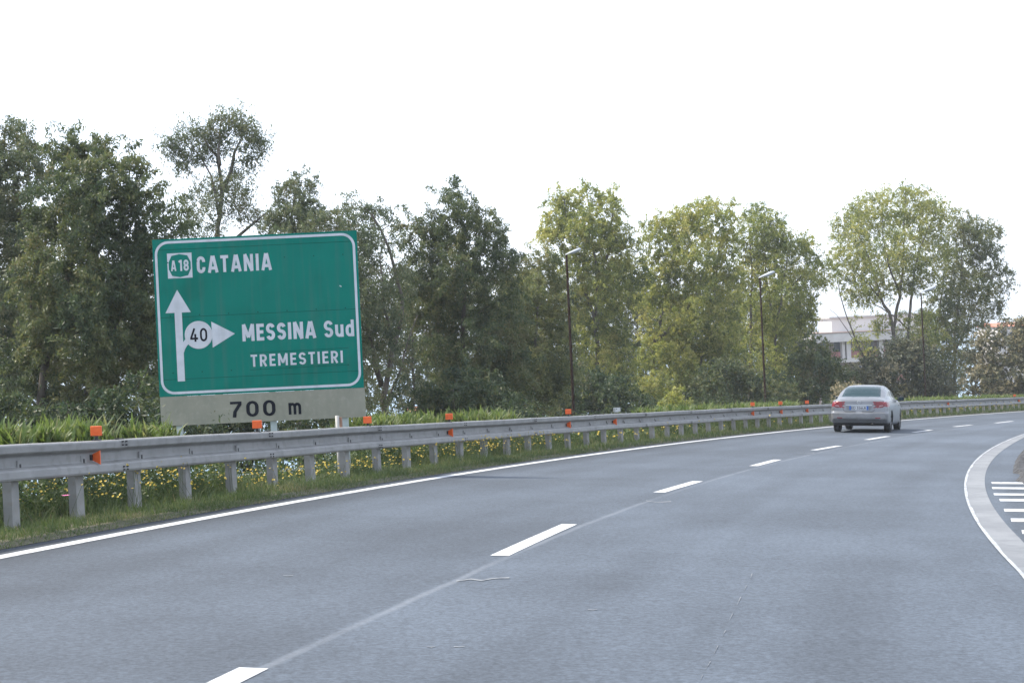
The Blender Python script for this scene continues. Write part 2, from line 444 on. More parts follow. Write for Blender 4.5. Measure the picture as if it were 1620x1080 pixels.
# right border: pale concrete channel with a rim of white paint
def border():
    A = [at(*p) for p in RIN]; B = [at(*p) for p in ROUT]
    ra = [fine(LP, p) for p in A]; rb = [fine(LP, p) for p in B]
    qa = np.array([r[0] for r in ra][::-1]); oa = np.array([r[1] for r in ra][::-1])
    qb = np.array([r[0] for r in rb][::-1]); ob = np.array([r[1] for r in rb][::-1])
    ca, cb = np.polyfit(qa, oa, 3), np.polyfit(qb, ob, 3)
    def fa(q): return np.polyval(ca, np.clip(q, qa.min(), qa.max()))
    def fb(q): return np.polyval(cb, np.clip(q, qb.min(), qb.max()))
    return fa, fb
RA, RB = border()
cm = noisy('concrete_channel', (.125, .134, .146), (.17, .18, .192), 1.2, .85, c2=(.095, .105, .117), scale2=5, amt2=.6)
V = []; F = []; V2 = []
qs = np.arange(30, 205, .5)
for i, q in enumerate(qs):
    a, b_ = RA(q), max(RB(q), RA(q) + .2)
    V += [LP.p3(q, a, .004), LP.p3(q, (a + b_) / 2, .002), LP.p3(q, b_, .004)]
    wv = .026 + .006 * math.sin(q * 1.7) + .005 * math.sin(q * 4.1)
    V2 += [LP.p3(q, a - .01, .008), LP.p3(q, a + max(wv, .015), .008)]
for i in range(len(qs) - 1):
    F += [(3 * i, 3 * i + 1, 3 * i + 4, 3 * i + 3), (3 * i + 1, 3 * i + 2, 3 * i + 5, 3 * i + 4)]
prop(link('concrete_strip', pymesh('concrete_strip', V, F), cm), 'pale concrete border strip along the inside of the bend', 'road edge', kind='structure')
F2 = [(2 * i, 2 * i + 1, 2 * i + 3, 2 * i + 2) for i in range(len(qs) - 1)]
M['rim_paint'] = noisy('rim_paint', (.26, .275, .29), (.34, .355, .37), 3, .8, c2=(.12, .13, .145), scale2=8, amt2=.9)
prop(link('edge_paint', pymesh('edge_paint', V2, F2), M['rim_paint']), 'worn white rim line on the inner border strip', 'road marking', kind='structure')
# hatch bars on the inner shoulder
for (x, y, t) in [(1568,763.4,2.6),(1569,771.5,3),(1571.5,781.3,3.2),(1580.6,790.4,3.6),(1588,806.5,4.4),(1598.7,822,5.4),(1616,841,6)]:
    V = [at(x, y - t / 2, .004), at(x + 110, y - t / 2 + 1, .004), at(x + 112, y + t / 2 + 1, .004), at(x + 1.5, y + t / 2, .004)]
    prop(link('hatch_bar', pymesh('hatch_bar', V, [(0, 3, 2, 1)]), M['paint_white']), 'white hatch bar on the inner shoulder', 'road marking', 'hatch bars', 'structure')
# scuffs of old paint
def scuff(pts, w):
    V = []; F = []
    for i, p in enumerate(pts):
        c = at(*p); ww = w * random.uniform(.5, 1.2)
        V += [c + np.array([0, ww, pz(0, ww) + .004]), c + np.array([0, -ww, pz(0, -ww) + .004])]
    for i in range(len(pts) - 1): F.append((2 * i, 2 * i + 1, 2 * i + 3, 2 * i + 2))
    prop(link('paint_scuff', pymesh('paint_scuff', V, F), M['paint_worn']), 'faint scuff of old white paint on the asphalt', 'road marking', 'paint scuffs', 'structure')
scuff([(722,919),(745,916),(762,918),(780,915),(806,914)], .05)
scuff([(1022,792),(1040,794.5),(1062,793)], .07)
scuff([(675,1023),(683,1024),(688,1022.5)], .015)
scuff([(448,910),(456,911),(464,910)], .02)
scuff([(930,964),(938,965),(945,964)], .02)
scuff([(718,1023),(727,1023.5),(735,1022.5)], .01)
scuff([(1262,716),(1275,717),(1288,716)], .05)
for (a, b_) in [((1190,906),(1187,917)),((1181,925),(1178,934)),((1172,943),(1166,957)),((1160,968),(1154,981)),((1148,996),(1143,1006)),((1136,1020),(1130,1034)),((1124,1045),(1117,1058)),((1112,1066),(1107,1078))]:
    V = [at(a[0] - .7, a[1], .004), at(a[0] + .5, a[1] + .6, .004), at(b_[0] + random.uniform(-.5, 1.2), b_[1] - 2, .004), at(b_[0] - random.uniform(.3, 1.2), b_[1], .004)]
    prop(link('paint_scuff', pymesh('paint_scuff', V, [(0, 3, 2, 1)]), M['paint_worn']), 'thin broken scratch of paint on the right lane', 'road marking', 'paint scratches', 'structure')

# gravel at the inside of the bend
gv = noisy('gravel', (.016, .017, .019), (.055, .056, .06), 14, .9, detail=6, bump=1)
q0, _ = fine(LP, at(1600, 765)); V = []; F = []
nu, nv = 110, 26
wand = np.cumsum(rng.normal(size=nu) * .05); wand -= np.linspace(0, wand[-1], nu); wand = np.clip(wand, -.10, .22)
for i in range(nu):
    for j in range(nv):
        q = q0 + 19 * i / (nu - 1); o = RB(q) + .50 + 3.4 * j / (nv - 1) + (wand[i] if j < nv - 1 else 0) * (1 - j / (nv - 1))
        ed = min(i, nu - 1 - i, j, nv - 1 - j)
        V.append(LP.p3(q, o, (-.03 if ed == 0 else .05 + .05 * min(ed / 6, 1) + random.uniform(-.02, .035))))
for i in range(nu - 1):
    for j in range(nv - 1): F.append((i * nv + j, i * nv + j + 1, (i + 1) * nv + j + 1, (i + 1) * nv + j))
prop(link('gravel', pymesh('gravel', V, F), gv), 'dark loose gravel inside the bend at the right edge', 'gravel', kind='stuff')

# ------------------------------------------------------------------ guardrail
RAILTOP = np.array([(0,705.5),(150,695),(250,690.3),(400,684.5),(585,674.5),(700,668.5),(800,663),(900,658),(1000,653),(1140,647),(1200,644),(1315,639),(1427,634.5),(1540,631),(1620,627.8)])
ROFF = -1.0
def rail_h():
    qs = np.arange(57, 200, 1.0); H = np.full(len(qs), np.nan)
    for i, q in enumerate(qs):
        lo, hi = .2, 1.6
        for _ in range(30):
            m_ = (lo + hi) / 2; x, y = proj(LP.p3(q, ROFF, m_))
            if y > np.interp(x, RAILTOP[:, 0], RAILTOP[:, 1]): lo = m_
            else: hi = m_
        x, y = proj(LP.p3(q, ROFF, lo))
        if 0 <= x <= 1620 and y < 900: H[i] = lo
    ok = ~np.isnan(H)
    c = np.polyfit(qs[ok], H[ok], 5); a, b_ = qs[ok].min(), qs[ok].max()
    return lambda q: np.polyval(c, np.clip(q, a, b_))
RH = rail_h()
rail = empty('guardrail', LP.p3(70, ROFF, 0)); ro = np.array(rail.location)
prop(rail, 'long galvanised steel guardrail on closely spaced posts beside the verge', 'guardrail')
# profile (out towards the road, height below the top)
PROF = [(-.10,-.006),(-.09,0),(.012,0),(.026,-.008),(.030,-.022),(.024,-.085),(.012,-.098),(-.055,-.128),(-.062,-.142),(-.062,-.225),(-.056,-.238),(.010,-.262),(.028,-.28),(.034,-.345),(.026,-.366),(-.005,-.378)]
QA, QB = 52.0, 190.0
BOLTS = MB()
npan = int((QB - QA) / 4)
for k in range(npan):
    a = QA + 4 * k; V = []; F = []
    qs = np.linspace(a, a + 4.12, 9); n = len(PROF); ex = .004 * (k % 2); dh = .004 * math.sin(k * 2.3)
    T = []
    for t in (0, -.004):
        for q in qs:
            for (o, h) in PROF:
                T.append(LP.p3(q, ROFF + o + ex + t + .007 * math.sin(q * 1.1 + k) * math.sin(q * .43), RH(q) + h + dh * (q - a) / 4 + .006 * math.sin(q * .9) * math.sin(q * .37 + 1)) - ro)
    m_ = len(qs) * n
    for i in range(len(qs) - 1):
        for j in range(n - 1):
            p = i * n + j
            F.append((p, p + n, p + n + 1, p + 1)); F.append((m_ + p, m_ + p + 1, m_ + p + n + 1, m_ + p + n))
    me = pymesh('beam_panel', T, F)
    o = link('beam_panel', me, M['zinc'], rail)
    # splice bolts at the overlap
    b_ = BOLTS
    for hh in (-.02, -.06, -.31, -.345):
        for dq in (.05, .13):
            c = LP.p3(a + dq, ROFF + .036 + ex, RH(a + dq) + hh - .005) - ro; b_.box(c, (.022, .022, .016))
    for dq in (.03, .1, .17):
        c = LP.p3(a + dq, ROFF - .03, RH(a + dq) + .004) - ro; b_.box(c, (.03, .03, .012))
prop(BOLTS.build('splice_bolts', M['dark'], rail), kind='stuff')
# posts
pq = [fine(LP, at(118, 825))[0]]
bases = [(118,825),(215,807),(303,791),(375,779),(443,768),(500,759),(553,751),(602,743.5),(648,737)]
SP = 1.29
qpost = pq[0]
qs_post = [q for q in np.arange(qpost - 3 * SP, QB, SP)]
POST = [(-.075,-.05),(.075,-.05),(.075,.05),(.055,.05),(.055,-.03),(-.055,-.03),(-.055,.05),(-.075,.05)]
first = None; nvis = 0
for q in qs_post:
    x, y = proj(LP.p3(q, -1.15, .3))
    if x > 1660 or nvis >= 99: break
    nvis += 1
    h = LP.head(q); ct, st = math.cos(h), math.sin(h)
    c = LP.p3(q, -1.16, 0) - ro
    if first is None:
        mb = MB()
        mb.prism([(a, -b__) for a, b__ in POST], -.35, .84, lambda a, b__, d: (b__, a, d))
        first = mb.build('post', M['zinc_post'], rail)
        sp_ = MB().box((.085, 0, .62), (.07, .10, .20)).build('spacer', M['zinc_post'], first)
        bl = MB().box((.117, 0, .64), (.018, .026, .085)).build('bolt', M['dark'], first)
        o = first
    else:
        o = first.copy(); COL.objects.link(o); o.parent = rail
        for ch in (sp_, bl):
            d = ch.copy(); COL.objects.link(d); d.parent = o
    o.location = c + np.array([0, 0, RH(q) - .89 + random.uniform(-.008, .008)])
    o.rotation_euler = (random.uniform(-.015, .015), random.uniform(-.015, .015), -h + random.uniform(-.06, .06))
# orange reflectors
def q_at(px, py, w):
    qs = np.arange(57, 190, .1); x = [proj(LP.p3(q, ROFF, RH(q) + w))[0] for q in qs]
    return float(np.interp(px, x, qs))
for px in (156, 410, 584, 713, 901, 1192, 1236, 1278, 1425, 1606):
    q = q_at(px, 0, .1); h = LP.head(q); c = LP.p3(q, ROFF - .03, RH(q)) - ro
    R = np.array(Matrix.Rotation(-h, 3, 'Z')) if px < 300 else np.array(Matrix.Rotation(-h * .5, 3, 'Z'))
    o = MB().box(c + np.array([0, 0, .105]), (.135, .03, .11), R).build('marker', M['orange'], rail); bevel(o, .006)
    MB().box(c + np.array([0, 0, .03]), (.035, .018, .06), R).box(c + np.array([0, 0, .004]), (.09, .05, .012), R).build('bracket', M['dark'], o)
for px in (153, 713, 900, 973, 1191, 1236, 1277, 1500, 1612):
    q = q_at(px, 0, -.19); h = LP.head(q); ct, st = math.cos(h), math.sin(h)
    hh = RH(q)
    def fn(a, b__, d): 
        return LP.p3(q + d, ROFF - .05 + a, hh - .19 + b__) - ro
    o = MB().prism([(.0, -.035), (.095, -.078), (.095, .078), (.0, .035)], -.008, .008, fn).build('reflector', M['orange'], rail)
    MB().prism([(-.03, -.03), (.006, -.03), (.006, .03), (-.03, .03)], -.05, -.009, fn).build('bracket', M['dark'], o)

# ------------------------------------------------------------------ direction sign
SD = 27.0
def sgn(px, py, out=0.0):
    """crop pixel on the sign face -> world point, 'out' metres in front of the face"""
    return dep(px / 3 + 220, py / 3 + 340, SD) + np.array([0, -out, 0])
c0 = sgn(62, 122); cx = sgn(1030, 70); cy = sgn(97, 865); cxy = sgn(1068, 817)
Wd = np.linalg.norm(((cx - c0) + (cxy - cy)) / 2); Hd = (np.linalg.norm(cy - c0) + np.linalg.norm(cxy - cx)) / 2
O = (c0 + cx + cy + cxy) / 4                     # centre of the green panel
sx = np.array([1.0, ((cx - c0)[1]) / Wd, 0]); sx /= np.linalg.norm(sx)
H0 = np.array([[62,122],[1030,70],[97,865],[1068,817]], float)
def uv(px, py):
    """crop pixel -> metres on the panel (u right, v up, from the centre); the panel is a true upright rectangle"""
    A = np.array([[x, y, x * y, 1] for x, y in H0]); 
    U = np.linalg.solve(A, np.array([-Wd/2, Wd/2, -Wd/2, Wd/2])); Vv = np.linalg.solve(A, np.array([Hd/2, Hd/2, -Hd/2, -Hd/2]))
    q = np.array([px, py, px * py, 1]); return float(q @ U), float(q @ Vv)
sign = empty('direction_sign', (O[0], O[1], gz(O[0], O[1])))
so = np.array(sign.location); OZ = O - so
prop(sign, 'large green motorway direction sign with white arrows and a grey distance board below', 'road sign')
def sl_(u, v, d): return (OZ[0] + u, OZ[1] - d, OZ[2] + v)
GH = .50                                           # grey board height
panel = MB().prism([(-Wd/2,-Hd/2),(Wd/2,-Hd/2),(Wd/2,Hd/2),(-Wd/2,Hd/2)], -.03, 0, sl_).build('green_panel', M['sign_green'], sign)
board = MB().prism([(-Wd/2+.005,-Hd/2-GH),(Wd/2+.012,-Hd/2-GH),(Wd/2+.012,-Hd/2-.004),(-Wd/2+.005,-Hd/2-.004)], -.03, -.002, sl_).build('distance_board', M['sign_grey'], sign)
def rrect(w, h, r, n=8):
    P = []
    for (cxx, cyy, a0) in ((w/2-r, h/2-r, 0), (-w/2+r, h/2-r, 90), (-w/2+r, -h/2+r, 180), (w/2-r, -h/2+r, 270)):
        for k in range(n + 1):
            a = math.radians(a0 + 90 * k / n); P.append((cxx + r * math.cos(a), cyy + r * math.sin(a)))
    return P
def ring(mb, A, B, d0, d1):
    n = len(A); V = [sl_(*p, d1) for p in A] + [sl_(*p, d1) for p in B]
    mb.add(V, [(i, (i + 1) % n, (i + 1) % n + n, i + n) for i in range(n)])
mb = MB(); ring(mb, rrect(Wd - .07, Hd - .07, .23), rrect(Wd - .155, Hd - .155, .19), 0, .003)
mb.build('border', M['sign_white'], panel)
mb = MB()
for (a, b_) in (((82, 492), (1046, 441)), ((95, 785), (1060, 745)), ((70, 172), (1035, 125))):
    (u0, v0), (u1, v1) = uv(*a), uv(*b_); mb.prism([(u0, v0 - .004), (u1, v0 - .004), (u1, v0 + .003), (u0, v0 + .003)], 0, .0015, sl_)
for (a, b_) in (((527, 655), (995, 628)), ((527, 735), (998, 708))):
    (u0, v0), (u1, v1) = uv(*a), uv(*b_); mb.prism([(u0, v0 - .003), (u1, v1 - .003), (u1, v1 + .003), (u0, v0 + .003)], 0, .0015, sl_)
mb.build('panel_seam', M['seam'], panel)

mb = MB()
u_, v_ = uv(956, 337); mb.prism([(u_ - .022, v_ + .012), (u_ + .012, v_ - .012), (u_ + .018, v_ + .004), (u_ - .01, v_ + .02)], 0, .002, sl_)
mb.build('chip', M['sign_white'], panel)
mb = MB()
for a in range(7):
    for b_ in (-Hd/2 + .4, 0.03, Hd/2 - .4):
        u_ = -Wd/2 + .25 + a * (Wd - .5) / 6; mb.prism([(u_ + .011 * math.cos(q), b_ + .011 * math.sin(q)) for q in np.arange(6) * math.pi / 3], 0, .004, sl_)
prop(mb.build('rivets', M['seam'], panel), kind='stuff')
def arc_(cx, cy, rx, ry, a0, a1, n=9):
    return [(cx + rx * math.cos(math.radians(a)), cy + ry * math.sin(math.radians(a))) for a in np.linspace(a0, a1, n)]
def glyph(ch, t):
    """road lettering: width and centre lines of the strokes, letter height 1"""
    h = t / 2
    def W(w): return w, h, w - h, w / 2
    if ch == 'C':
        w, x0, x1, c = W(.54); r = .21
        return w, [[(x1, .655)] + arc_(c, 1 - h - r + .0, x1 - c, r, 0, 180) + arc_(c, h + r, x1 - c, r, 180, 360) + [(x1, .345)]]
    if ch == 'A':
        w, x0, x1, c = W(.64); return w, [[(h * .8, 0), (c - t * .16, 1)], [(w - h * .8, 0), (c + t * .16, 1)], [(w * .22, .27), (w * .78, .27)]]
    if ch == 'T':
        w, x0, x1, c = W(.50); return w, [[(0, 1 - h), (w, 1 - h)], [(c, 0), (c, 1 - t)]]
    if ch == 'N':
        w, x0, x1, c = W(.60); return w, [[(x0, 0), (x0, 1)], [(x1, 0), (x1, 1)], [(x0 - .0, 1), (x1, 0)]]
    if ch == 'I': return t, [[(h, 0), (h, 1)]]
    if ch == 'M':
        w, x0, x1, c = W(.74); return w, [[(x0, 0), (x0, 1)], [(x1, 0), (x1, 1)], [(x0, 1), (c, .22)], [(x1, 1), (c, .22)]]
    if ch == 'E':
        w, x0, x1, c = W(.46); return w, [[(x0, 0), (x0, 1)], [(t, 1 - h), (w, 1 - h)], [(t, .51), (w * .92, .51)], [(t, h), (w, h)]]
    if ch == 'R':
        w, x0, x1, c = W(.54); r = (.5 - h) / 2 + .02
        return w, [[(x0, 0), (x0, 1)], [(t, 1 - h), (c, 1 - h)] + arc_(c, 1 - h - r, x1 - c, r, 90, -90) + [(t, 1 - h - 2 * r)], [(c, .5 - h), (x1 + .01, 0)]]
    if ch == 'S':
        w, x0, x1, c = W(.54); r = (.5 - h) / 2; rx = x1 - c
        return w, [arc_(c, 1 - h - r, rx, r, 15, 270, 14) + arc_(c, h + r, rx, r, 90, -165, 14)[1:]]
    if ch == 'u':
        w, x0, x1, c = W(.50); return w, [[(x0, .74)] + arc_(c, h + .2, x1 - c, .2, 180, 360) + [(x1, .3)], [(x1, 0), (x1, .74)]]
    if ch == 'd':
        w, x0, x1, c = W(.50); return w, [arc_(c, h + .2, x1 - c, .2, 360, 180) + arc_(c, .74 - h - .2, x1 - c, .2, 180, 0), [(x1, 0), (x1, 1)]]
    if ch == 'm':
        w, x0, x1, c = W(.78); m = w / 2; r = (m - x0) / 2
        return w, [[(x0, 0), (x0, .74)], arc_(x0 + r, .74 - h - .17, r, .17, 180, 0) + [(m, 0)], arc_(m + r, .74 - h - .17, r, .17, 180, 0) + [(x1, 0)]]
    if ch == '7':
        w, x0, x1, c = W(.52); return w, [[(0, 1 - h), (w, 1 - h)], [(x1 + .02, 1 - t * .9), (w * .40, .35), (w * .34, 0)]]
    if ch == '0':
        w, x0, x1, c = W(.56); return w, [arc_(c, 1 - h - .28, x1 - c, .28, 0, 180) + arc_(c, h + .28, x1 - c, .28, 180, 360) + [(x1, 1 - h - .28)]]
    if ch == '1':
        w, x0, x1, c = W(.30); return w, [[(x1, 0), (x1, 1)], [(0, .78), (x1 - h, .93)]]
    if ch == '8':
        w, x0, x1, c = W(.54); r = (.5 - h) / 2
        return w, [arc_(c, 1 - h - r, (x1 - c) * .94, r, 0, 360, 19), arc_(c, h + r, x1 - c, r, 0, 360, 19)]
    if ch == '4':
        w, x0, x1, c = W(.60); return w, [[(w * .66, 0), (w * .66, .58)], [(w * .58, 1), (h * .8, .26)], [(0, .24), (w, .24)]]
    raise KeyError(ch)
def stroke(pl, t):
    P = np.array(pl, float); n = len(P); closed = np.linalg.norm(P[0] - P[-1]) < 1e-6 and n > 3
    V = []
    for i in range(n):
        a = P[i - 1] if i > 0 else (P[n - 2] if closed else None); b_ = P[i + 1] if i < n - 1 else (P[1] if closed else None)
        d0 = (P[i] - a) if a is not None else None; d1 = (b_ - P[i]) if b_ is not None else None
        if d0 is not None and np.linalg.norm(d0) < 1e-6: d0 = None
        if d1 is not None and np.linalg.norm(d1) < 1e-6: d1 = None
        ds = [d / np.linalg.norm(d) for d in (d0, d1) if d is not None]
        ns = [np.array([-d[1], d[0]]) for d in ds]; m_ = sum(ns); m_ /= np.linalg.norm(m_)
        k = 1 / max(m_ @ ns[0], .55); V += [P[i] + m_ * k * t / 2, P[i] - m_ * k * t / 2]
    return V, [(2 * i, 2 * i + 1, 2 * i + 3, 2 * i + 2) for i in range(n - 1)]
def word(s, t, gap=.16):
    V = []; F = []; Z = []; x = 0
    for ch in s:
        w, pls = glyph(ch, t)
        for k, pl in enumerate(pls):
            v, f = stroke(pl, t); n0 = len(V)
            V += [(a + x, b_) for a, b_ in v]; F += [tuple(i + n0 for i in q) for q in f]; Z += [k] * len(v)
        x += w + gap
    return np.array(V), F, np.array(Z)
def text(s, x0, y0, x1, y1, m, parent, bold=.17, depth=.004, name='lettering', by=None, gap=.16, top=1.0):
    """word fitted to a box on the panel (metres from the panel centre)"""
    V, F, Z = word(s, bold, gap); (u0, v0), (u1, v1) = by
    lo = np.array([V[:, 0].min(), 0]); hi = np.array([V[:, 0].max(), top])
    U = (V - lo) / (hi - lo) * np.array([u1 - u0, v1 - v0]) + np.array([u0, v0])
    return link(name, pymesh(name, [sl_(p[0], p[1], depth + .0007 * z) for p, z in zip(U, Z)], F), m, parent)
def row(s, xa, ya, xb, yb, h, m, parent, bold, **k):
    """baseline from crop pixel (xa, ya) to (xb, yb), letter height h crop px"""
    u0, v0 = uv(xa, ya); u1, v1 = uv(xb, yb); vb = (v0 + v1) / 2
    return text(s, 0, 0, 0, 0, m, parent, bold, by=((u0, vb), (u1, vb + h * Hd / 745)), **k)
row('CATANIA', 276, 278, 631, 261, 80, M['sign_white'], panel, .185, gap=.17)
row('MESSINA', 492, 600, 842, 582, 80, M['sign_white'], panel, .195, gap=.13)
row('Sud', 880, 580, 1022, 573, 79, M['sign_white'], panel, .175, gap=.13)
row('TREMESTIERI', 532, 720, 969, 699, 57, M['sign_white'], panel, .165, gap=.20)
ub, vb = uv(586, 950)
text('700', 0, 0, 0, 0, M['ink'], board, .16, .003, by=((uv(435, 960)[0], vb - .015), (uv(650, 950)[0], vb + .255)), gap=.20)
text('m', 0, 0, 0, 0, M['ink'], board, .17, .003, by=((uv(712, 950)[0], vb - .01), (uv(772, 950)[0], vb + .19)), top=.74)
# A 18 shield
sh = [uv(*p) for p in ((133,187),(248,180),(255,298),(138,305))]
u0 = (sh[0][0] + sh[3][0]) / 2; u1 = (sh[1][0] + sh[2][0]) / 2; v1 = (sh[0][1] + sh[1][1]) / 2; v0 = (sh[2][1] + sh[3][1]) / 2
shield = MB().prism([(u0, v0), (u1, v0), (u1, v1), (u0, v1)], 0, .003, sl_).build('shield', M['sign_white'], panel)
uc, vc, hw, hh_ = (u0 + u1) / 2, (v0 + v1) / 2, (u1 - u0) / 2 * .90, (v1 - v0) / 2 * .93
octo = [(uc + hw * a, vc + hh_ * b_) for a, b_ in ((0,1),(.72,.86),(1,.3),(1,-.3),(.72,-.86),(0,-1),(-.72,-.86),(-1,-.3),(-1,.3),(-.72,.86))]
# route number
MB().prism(octo, .003, .0045, sl_).build('shield_field', M['sign_green'], panel)
text('A', 0, 0, 0, 0, M['sign_white'], panel, .18, .006, by=((uc - hw * .80, vc - hh_ * .45), (uc - hw * .32, vc + hh_ * .45)))
text('18', 0, 0, 0, 0, M['sign_white'], panel, .18, .006, by=((uc - hw * .12, vc - hh_ * .47), (uc + hw * .82, vc + hh_ * .49)))
# arrows
mb = MB()
us, vs = uv(200, 790); sw = .062
ux = (uv(187, 465)[0] + us) / 2
vt = uv(187, 357)[1]; vh = uv(188, 465)[1]
hwid = (uv(248, 463)[0] - uv(128, 467)[0]) / 2
mb.prism([(ux - sw, vs), (ux + sw, vs), (ux + sw, vh - .0), (ux - sw, vh - .0)], 0, .0035, sl_)
mb.prism([(ux - hwid, vh), (ux + hwid, vh), (ux, vt)], 0, .0038, sl_)
mb.build('ahead_arrow', M['sign_white'], panel)
mb = MB(); dcx, dcy = uv(283, 570); dr = (uv(349, 566)[0] - uv(217, 573)[0]) / 2
vb0 = uv(213, 665)[1]; A = []; B = []
for k in range(9):
    t = k / 8; a = math.pi - t * math.pi / 2
    rx = (dcx - ux); 
    A.append((ux + rx * (1 + math.cos(a)), vb0 + (dcy - vb0 + .045) * math.sin(a)))
    B.append((ux + rx * (1 + math.cos(a)) + .05 * (1 - t) , vb0 - .11 + (dcy - vb0 + .04) * math.sin(a)))
V = [sl_(*p, .0042) for p in A] + [sl_(*p, .0042) for p in B]
mb.add(V, [(i, i + 1, i + 10, i + 9) for i in range(8)])
mb.prism([uv(343, 507), uv(455, 563), uv(350, 630)], 0, .0042, sl_)
mb.prism([(dcx + dr * .7, dcy - .05), (uv(350, 567)[0] + .03, dcy - .05), (uv(350, 567)[0] + .03, dcy + .05), (dcx + dr * .7, dcy + .05)], 0, .0036, sl_)
mb.build('turn_arrow', M['sign_white'], panel)
circ = lambda r: [(dcx + r * math.cos(a), dcy + r * math.sin(a)) for a in np.linspace(0, 2 * math.pi, 41)[:-1]]
disc = MB().prism(circ(dr), 0, .006, sl_).build('speed_disc', M['sign_white'], panel)
mb = MB(); ring(mb, circ(dr * .93), circ(dr * .85), 0, .0075); mb.build('disc_ring', noisy('faded_ring', (.42, .43, .46), (.50, .51, .53), 8), disc.parent)
ring_o = bpy.data.objects['disc_ring']
text('40', 0, 0, 0, 0, M['ink'], panel, .15, .008, by=((dcx - dr * .62, dcy - dr * .48), (dcx + dr * .62, dcy + dr * .48)))
for o in ('ring',): pass
# supports behind the panel
for px in (262, 431, 545):
    u = dep(px, 650, SD)[0] - so[0]
    if px == 262: u = OZ[0] - Wd / 2 + .3
    zb = gz(so[0] + u, so[1]) - so[2]
    MB().box((u, OZ[1] + .085, (zb - .4 + OZ[2] + Hd / 2 - .15) / 2), (.10, .10, OZ[2] + Hd / 2 - .15 - zb + .4)).build('support_post', M['pole_green'], sign)
for v in (-Hd/2 - .3, -Hd/2 + .4, 0, Hd/2 - .4):
    MB().box((OZ[0], OZ[1] + .033 + .0, OZ[2] + v), (Wd - .2, .004, .08)).build('brace', M['pole_green'], sign)

# ------------------------------------------------------------------ small things behind the guardrail
p = dep(534, 672, 25.5); g = gz(p[0], p[1])
mp = empty('marker_post', (p[0], p[1], g))
MB().tube([(0, 0, -.2), (0, 0, p[2] - g + .15)], .032, 10).build('post', noisy('chalky_post', (.30, .30, .28), (.40, .39, .37), 6), mp, True)
MB().tube([(.045, .03, -.2), (.045, .03, p[2] - g + .12)], .032, 8).build('rusty_backing', noisy('rust', (.14, .07, .04), (.2, .11, .07), 9), mp, True)
prop(mp, 'slim off white post with rusty side below the green sign', 'post')
p = dep(976, 648, 45.5); g = gz(p[0], p[1]); hz_ = p[2] - g
ks = empty('small_sign', (p[0], p[1], g))
MB().box((0, 0, hz_), (.20, .012, .13)).build('plate', noisy('grey_plate', (.42, .44, .46), (.5, .52, .54), 8), ks)
for dx in (-.16, -.06): MB().box((dx, .02, hz_ / 2 - .12), (.035, .035, hz_ + .1)).build('leg', M['zinc_post'], ks)
MB().box((.06, .06, hz_ * .45), (.15, .1, hz_ * .75)).build('cabinet', noisy('slate_box', (.05, .065, .085), (.07, .085, .105), 5), ks)
prop(ks, 'small pale grey plate and slate box on legs behind the guardrail', 'small sign')
# thin low rail on the slope
lr = empty('low_rail', dep(560, 737, 31)); lo = np.array(lr.location)
pts = [dep(x, y, d) - lo for x, y, d in ((380,754,26),(452,745,28),(560,737,31),(650,729,33.5),(720,722,36),(800,714,40))]
mb = MB()
for a, b_ in zip(pts[:-1], pts[1:]):
    mb.add([a + (0,0,.03), b_ + (0,0,.03), b_ - (0,0,.03), a - (0,0,.03), a + (0,.05,.03), b_ + (0,.05,.03), b_ + (0,.05,-.03), a + (0,.05,-.03)],
           [(0,3,2,1),(4,5,6,7),(0,1,5,4),(3,7,6,2),(0,4,7,3),(1,2,6,5)])
mb.build('rail', noisy('pale_rail', (.5, .53, .53), (.62, .64, .64), 4), lr)
for i in range(len(pts)):
    w_ = pts[i] + lo; zb = gz(w_[0], w_[1]) - lo[2]
    MB().box((pts[i][0], pts[i][1] + .09, (zb - .1 + pts[i][2]) / 2), (.06, .06, pts[i][2] - zb + .1)).build('post', M['zinc_post'], lr)
prop(lr, 'thin pale low rail on the slope seen between guardrail posts', 'rail')

